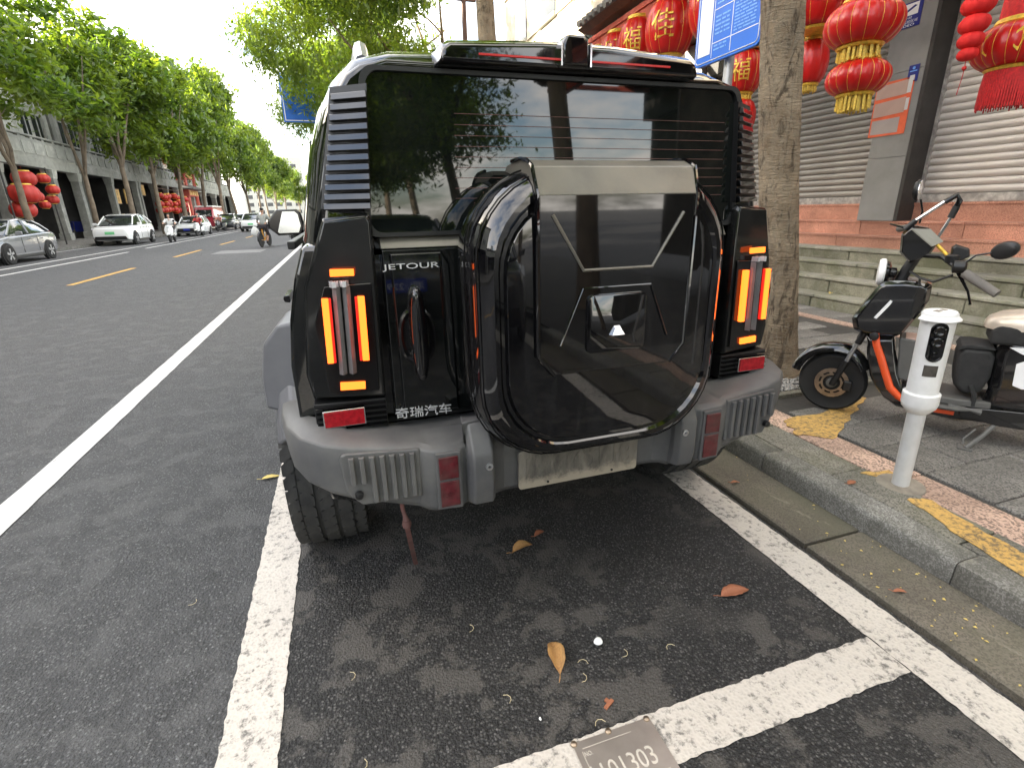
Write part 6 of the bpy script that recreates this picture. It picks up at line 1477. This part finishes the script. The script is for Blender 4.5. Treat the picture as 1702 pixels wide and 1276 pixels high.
# ------------------------------------------------------------------ riders
def skin(name, verts, edges, rad, mat, parent, sub=2, label=None):
    me = bpy.data.meshes.new(name); me.from_pydata(verts, edges, []); o = bpy.data.objects.new(name, me); COL.objects.link(o)
    m = o.modifiers.new('skin', 'SKIN'); s = o.modifiers.new('sub', 'SUBSURF'); s.levels = s.render_levels = sub
    for i, v in enumerate(me.skin_vertices[0].data):
        r = rad[i]; v.radius = (r, r) if not isinstance(r, tuple) else r; v.use_root = (i == 0)
    dg = bpy.context.evaluated_depsgraph_get(); dg.update()
    m2 = bpy.data.meshes.new_from_object(o.evaluated_get(dg)); bpy.data.objects.remove(o)
    m2.materials.clear(); m2.materials.append(MAT[mat]); m2.shade_smooth()
    return obj(name, m2, None, parent)
def rider(label, loc, rz, shirt, pants, hat, lean=.08, seat=.80, hands=(.28, -.42, 1.02), feet=(.12, -.32, .32), hair='hair', group=None):
    """seated figure, local -y is forward; the pelvis sits at (0,0,seat)"""
    p = thing('person', label, 'person', loc, rz, group); s = seat
    hx, hy, hz = hands; fx, fy, fz = feet
    ch = (0, -lean, s + .46); nk = (0, -lean - .02, s + .56)
    V = [(0, 0, s + .06), (0, -lean * .5, s + .26), ch, nk, (0, -lean - .05, s + .66)]; E = [(0, 1), (1, 2), (2, 3), (3, 4)]; Rr = [(.13, .10), (.125, .09), (.15, .10), .05, .05]
    def chain(pts, rs, root):
        a = root
        for q, r_ in zip(pts, rs): V.append(q); Rr.append(r_); E.append((a, len(V) - 1)); a = len(V) - 1
    for sx in (-1, 1):
        sh_ = Vector((sx * .19, ch[1], ch[2] + .02)); hn = Vector((sx * hx, hy, hz)); el = (sh_ + hn) / 2 + Vector((sx * .07, .04, -.08))
        chain([tuple(sh_), tuple(el), tuple(hn), tuple(hn + Vector((-sx * .01, -.07, -.01)))], [.062, .045, .034, .03], 2)
        ft = Vector((sx * fx, fy, fz)); kn = Vector((sx * .17, -.40, s + .02)) if fz > .2 else (Vector((sx * .1, 0, s)) + ft) / 2 + Vector((sx * .03, -.15, .02))
        chain([(sx * .10, -.02, s + .02), tuple(kn), tuple(ft + Vector((0, .03, .08)))], [.095, .068, .045], 0)
    body = skin('body', V, E, Rr, 'skin', p)
    hd = skin('head', [(0, -lean - .03, s + .63), (0, -lean - .06, s + .72), (0, -lean - .05, s + .80)], [(0, 1), (1, 2)], [.055, (.085, .095), (.08, .09)], 'skin', p)
    skin('hair' if not hat else 'helmet', [(0, -lean - .02, s + .72), (0, -lean - .03, s + .80), (0, -lean - .04, s + .85)], [(0, 1), (1, 2)], [(.088, .075), (.098, .10), .07], hat or hair, p)
    obj('nose', MB().loft([[(-.012, -lean - .145, s + .70), (.012, -lean - .145, s + .70), (0, -lean - .172, s + .702)], [(-.008, -lean - .142, s + .745), (.008, -lean - .142, s + .745), (0, -lean - .15, s + .745)]]), 'skin', hd)
    V2 = [(0, 0, s + .04), (0, -lean * .5, s + .26), ch, (0, nk[1], nk[2] - .02)]; E2 = [(0, 1), (1, 2), (2, 3)]; R2 = [(.16, .125), (.15, .115), (.175, .125), .075]
    for sx in (-1, 1):
        sh_ = Vector((sx * .19, ch[1], ch[2] + .02)); hn = Vector((sx * hx, hy, hz)); el = (sh_ + hn) / 2 + Vector((sx * .07, .04, -.08))
        i = len(V2); V2 += [tuple(sh_), tuple(sh_.lerp(el, .85))]; R2 += [.085, .066]; E2 += [(2, i), (i, i + 1)]
    skin('shirt', V2, E2, R2, shirt, p)
    V3 = [(0, 0, s + .05)]; E3 = []; R3 = [(.165, .13)]
    for sx in (-1, 1):
        ft = Vector((sx * fx, fy, fz)); kn = Vector((sx * .17, -.40, s + .02)) if fz > .2 else (Vector((sx * .1, 0, s)) + ft) / 2 + Vector((sx * .03, -.15, .02))
        i = len(V3); V3 += [(sx * .10, -.03, s + .02), tuple(kn), tuple(kn.lerp(ft, .7))]; R3 += [.108, .08, .06]; E3 += [(0, i), (i, i + 1), (i + 1, i + 2)]
        obj('shoe', MB().loft([[(sx * fx + x * k, fy + y, fz + z) for x, z in ((-.045, -.02), (.045, -.02), (.04, .05), (-.04, .05))] for y, k in ((-.17, .7), (-.05, 1), (.08, .9))]), 'cloth_dark', p, bevel=.02)
    skin('trousers', V3, E3, R3, pants, p)
    return p
def far_scooter(label, loc, rz, mat, group=None, nm='motor_scooter'):
    t = thing(nm, label, 'scooter', loc, rz, group)
    for y in (-.62, .62):
        w = obj('wheel', MB().lathe([(.13, -.05), (.22, -.055), (.26, 0), (.22, .055), (.13, .05)], 24, (0, y, .26), 'x'), 'rubber_dark', t, smooth=True)
        obj('rim', MB().lathe([(.02, -.05), (.13, -.045), (.13, .045), (.02, .05)], 20, (0, y, .26), 'x'), 'alloy', w)
    obj('front_apron', MB().loft([[(-.20, -.50, .40), (0, -.60, .36), (.20, -.50, .40), (.14, -.40, .40), (-.14, -.40, .40)], [(-.24, -.52, .72), (0, -.66, .70), (.24, -.52, .72), (.2, -.38, .72), (-.2, -.38, .72)], [(-.15, -.42, .98), (0, -.52, 1.0), (.15, -.42, .98), (.12, -.32, .98), (-.12, -.32, .98)]]), mat, t, smooth=True, bevel=.02)
    obj('front_fender', MB().loft([[(x, -.62 + .30 * math.cos(R(a)), .26 + .30 * math.sin(R(a))) for x in (-.08, -.05, .05, .08)] for a in range(20, 160, 20)], False, False), mat, t, smooth=True)
    obj('headlight', MB().loft([[(-.09, -.585, .82), (.09, -.585, .82), (.06, -.57, .92), (-.06, -.57, .92)], [(-.08, -.60, .83), (.08, -.60, .83), (.05, -.585, .91), (-.05, -.585, .91)]]), 'headlight', t)
    obj('floorboard', MB().box(-.18, .18, -.42, .12, .30, .38), 'black_plastic', t, bevel=.02)
    obj('rear_body', MB().loft([[(-.15, .05, .36), (.15, .05, .36), (.16, .05, .66), (-.16, .05, .66)], [(-.19, .5, .38), (.19, .5, .38), (.17, .5, .74), (-.17, .5, .74)], [(-.10, .95, .62), (.10, .95, .62), (.09, .95, .78), (-.09, .95, .78)]]), mat, t, smooth=True, bevel=.03)
    obj('seat', MB().loft([[(-.14, .02, .66), (.14, .02, .66), (.13, .02, .74), (-.13, .02, .74)], [(-.16, .4, .74), (.16, .4, .74), (.14, .4, .80), (-.14, .4, .80)], [(-.11, .85, .77), (.11, .85, .77), (.1, .85, .84), (-.1, .85, .84)]]), 'fabric_black', t, bevel=.03)
    h = obj('handlebar', MB().tube([(-.34, -.36, 1.03), (-.2, -.40, 1.02), (0, -.42, 1.0), (.2, -.40, 1.02), (.34, -.36, 1.03)], .022, 8), 'black_plastic', t, smooth=True)
    for s in (-1, 1): obj('mirror', MB().lathe([(.02, -.01), (.06, -.006), (.06, .006), (.02, .01)], 14, (s * .32, -.40, 1.22), 'y').tube([(s * .27, -.39, 1.03), (s * .31, -.4, 1.19)], .008, 5), 'black_plastic', h)
    return t
far_scooter('white motor scooter ridden by the rider in a white shirt', (-9.55, 36.6, 0), R(4), 'paint_white_car')
rider('person in a white shirt riding the white scooter', (-9.55, 36.75, 0), R(4), 'cloth_white', 'cloth_dark', None, .05, .78, (.30, -.45, 1.03), (.12, -.30, .40))
far_scooter('white and dark scooter ridden by the person in red', (-10.0, 45.6, 0), R(-5), 'paint_white_car')
rider('person in a red top and pale helmet on a scooter', (-10.0, 45.75, 0), R(-5), 'cloth_red', 'cloth_dark', 'cloth_red', .05, .78, (.30, -.45, 1.03), (.12, -.30, .40))
far_scooter('black scooter ridden by the person in salmon', (-10.9, 58.5, 0), R(-20), 'paint_dark_car')
rider('person in a salmon shirt on the black scooter', (-10.95, 58.65, 0), R(-20), 'cloth_salmon', 'cloth_dark', 'cloth_salmon', .05, .78, (.30, -.45, 1.03), (.12, -.30, .40))
far_scooter('small white scooter beyond the door mirror on the solid line', (-2.05, 27.8, 0), R(175), 'paint_white_car')
rider('person in white riding away on the small white scooter', (-2.05, 27.65, 0), R(175), 'cloth_white', 'cloth_dark', None, .05, .78, (.30, -.45, 1.03), (.12, -.30, .40))
# cyclist
bk_ = thing('bicycle', 'yellow shared bicycle ridden away along the lane', 'bicycle', (-3.35, 27.4, 0), R(168))
for y in (-.52, .52):
    w = obj('wheel', MB().lathe([(.295, -.02), (.32, -.022), (.335, 0), (.32, .022), (.295, .02)], 36, (0, y, .335), 'x'), 'rubber_dark', bk_, smooth=True)
    for k in range(10):
        a = k * .314; obj('spoke', MB().tube([(0, y - .29 * math.cos(a), .335 - .29 * math.sin(a)), (0, y + .29 * math.cos(a), .335 + .29 * math.sin(a))], .004, 4), 'alloy', w)
fr_ = obj('frame', MB().tube([(0, -.40, .78), (0, -.30, .55), (0, .05, .30), (0, .2, .62), (0, .24, .80)], .032, 8).tube([(0, .05, .30), (0, .52, .335)], .024, 8), 'bike_yellow', bk_, smooth=True)
obj('fork', MB().tube([(0, -.38, .95), (0, -.42, .70), (.06, -.47, .5), (.06, -.52, .335)], .022, 8), 'bike_yellow', bk_, smooth=True)
obj('handlebar', MB().tube([(-.28, -.28, 1.02), (-.1, -.38, 1.0), (.1, -.38, 1.0), (.28, -.28, 1.02)], .016, 8), 'black_plastic', bk_, smooth=True)
obj('saddle', MB().loft([[(-.03, -.02, .83), (.03, -.02, .83), (.02, -.02, .86), (-.02, -.02, .86)], [(-.10, .30, .84), (.10, .30, .84), (.08, .30, .89), (-.08, .30, .89)]]), 'black_plastic', bk_, bevel=.02)
obj('rear_fender', MB().loft([[(x, .52 + .36 * math.cos(R(a)), .335 + .36 * math.sin(R(a))) for x in (-.04, .04)] for a in range(-10, 120, 13)], False, False), 'black_plastic', bk_)
obj('basket', MB().box(-.17, .17, -.78, -.48, .78, .82).box(-.17, .17, -.78, -.76, .82, 1.0).box(-.17, .17, -.5, -.48, .82, 1.0).box(-.17, -.15, -.76, -.5, .82, 1.0).box(.15, .17, -.76, -.5, .82, 1.0), 'black_plastic', bk_)
rider('person in a grey shirt riding the yellow bicycle', (-3.35, 27.4, 0), R(168), 'cloth_grey', 'cloth_dark', None, .16, .90, (.27, -.28, 1.05), (.10, .02, .17))
for i, (x, z) in enumerate(((-.30, .72),)):
    t = thing('plastic_bag', 'white plastic bag hanging from the yellow bicycle', 'bag', (-3.35 - .36, 27.3, z))
    obj('sack', MB().loft([[(k * .17 * math.cos(a) , k * .10 * math.sin(a), zz) for a in [6.2832 * q / 14 for q in range(14)]] for k, zz in ((.6, -.22), (1.0, -.16), (1.05, -.02), (.8, .1), (.3, .2))]), 'cloth_white', t, smooth=True)
    obj('handle', MB().tube([(-.04, 0, .19), (.05, 0, .30), (.10, 0, .19)], .012, 6), 'cloth_white', t)
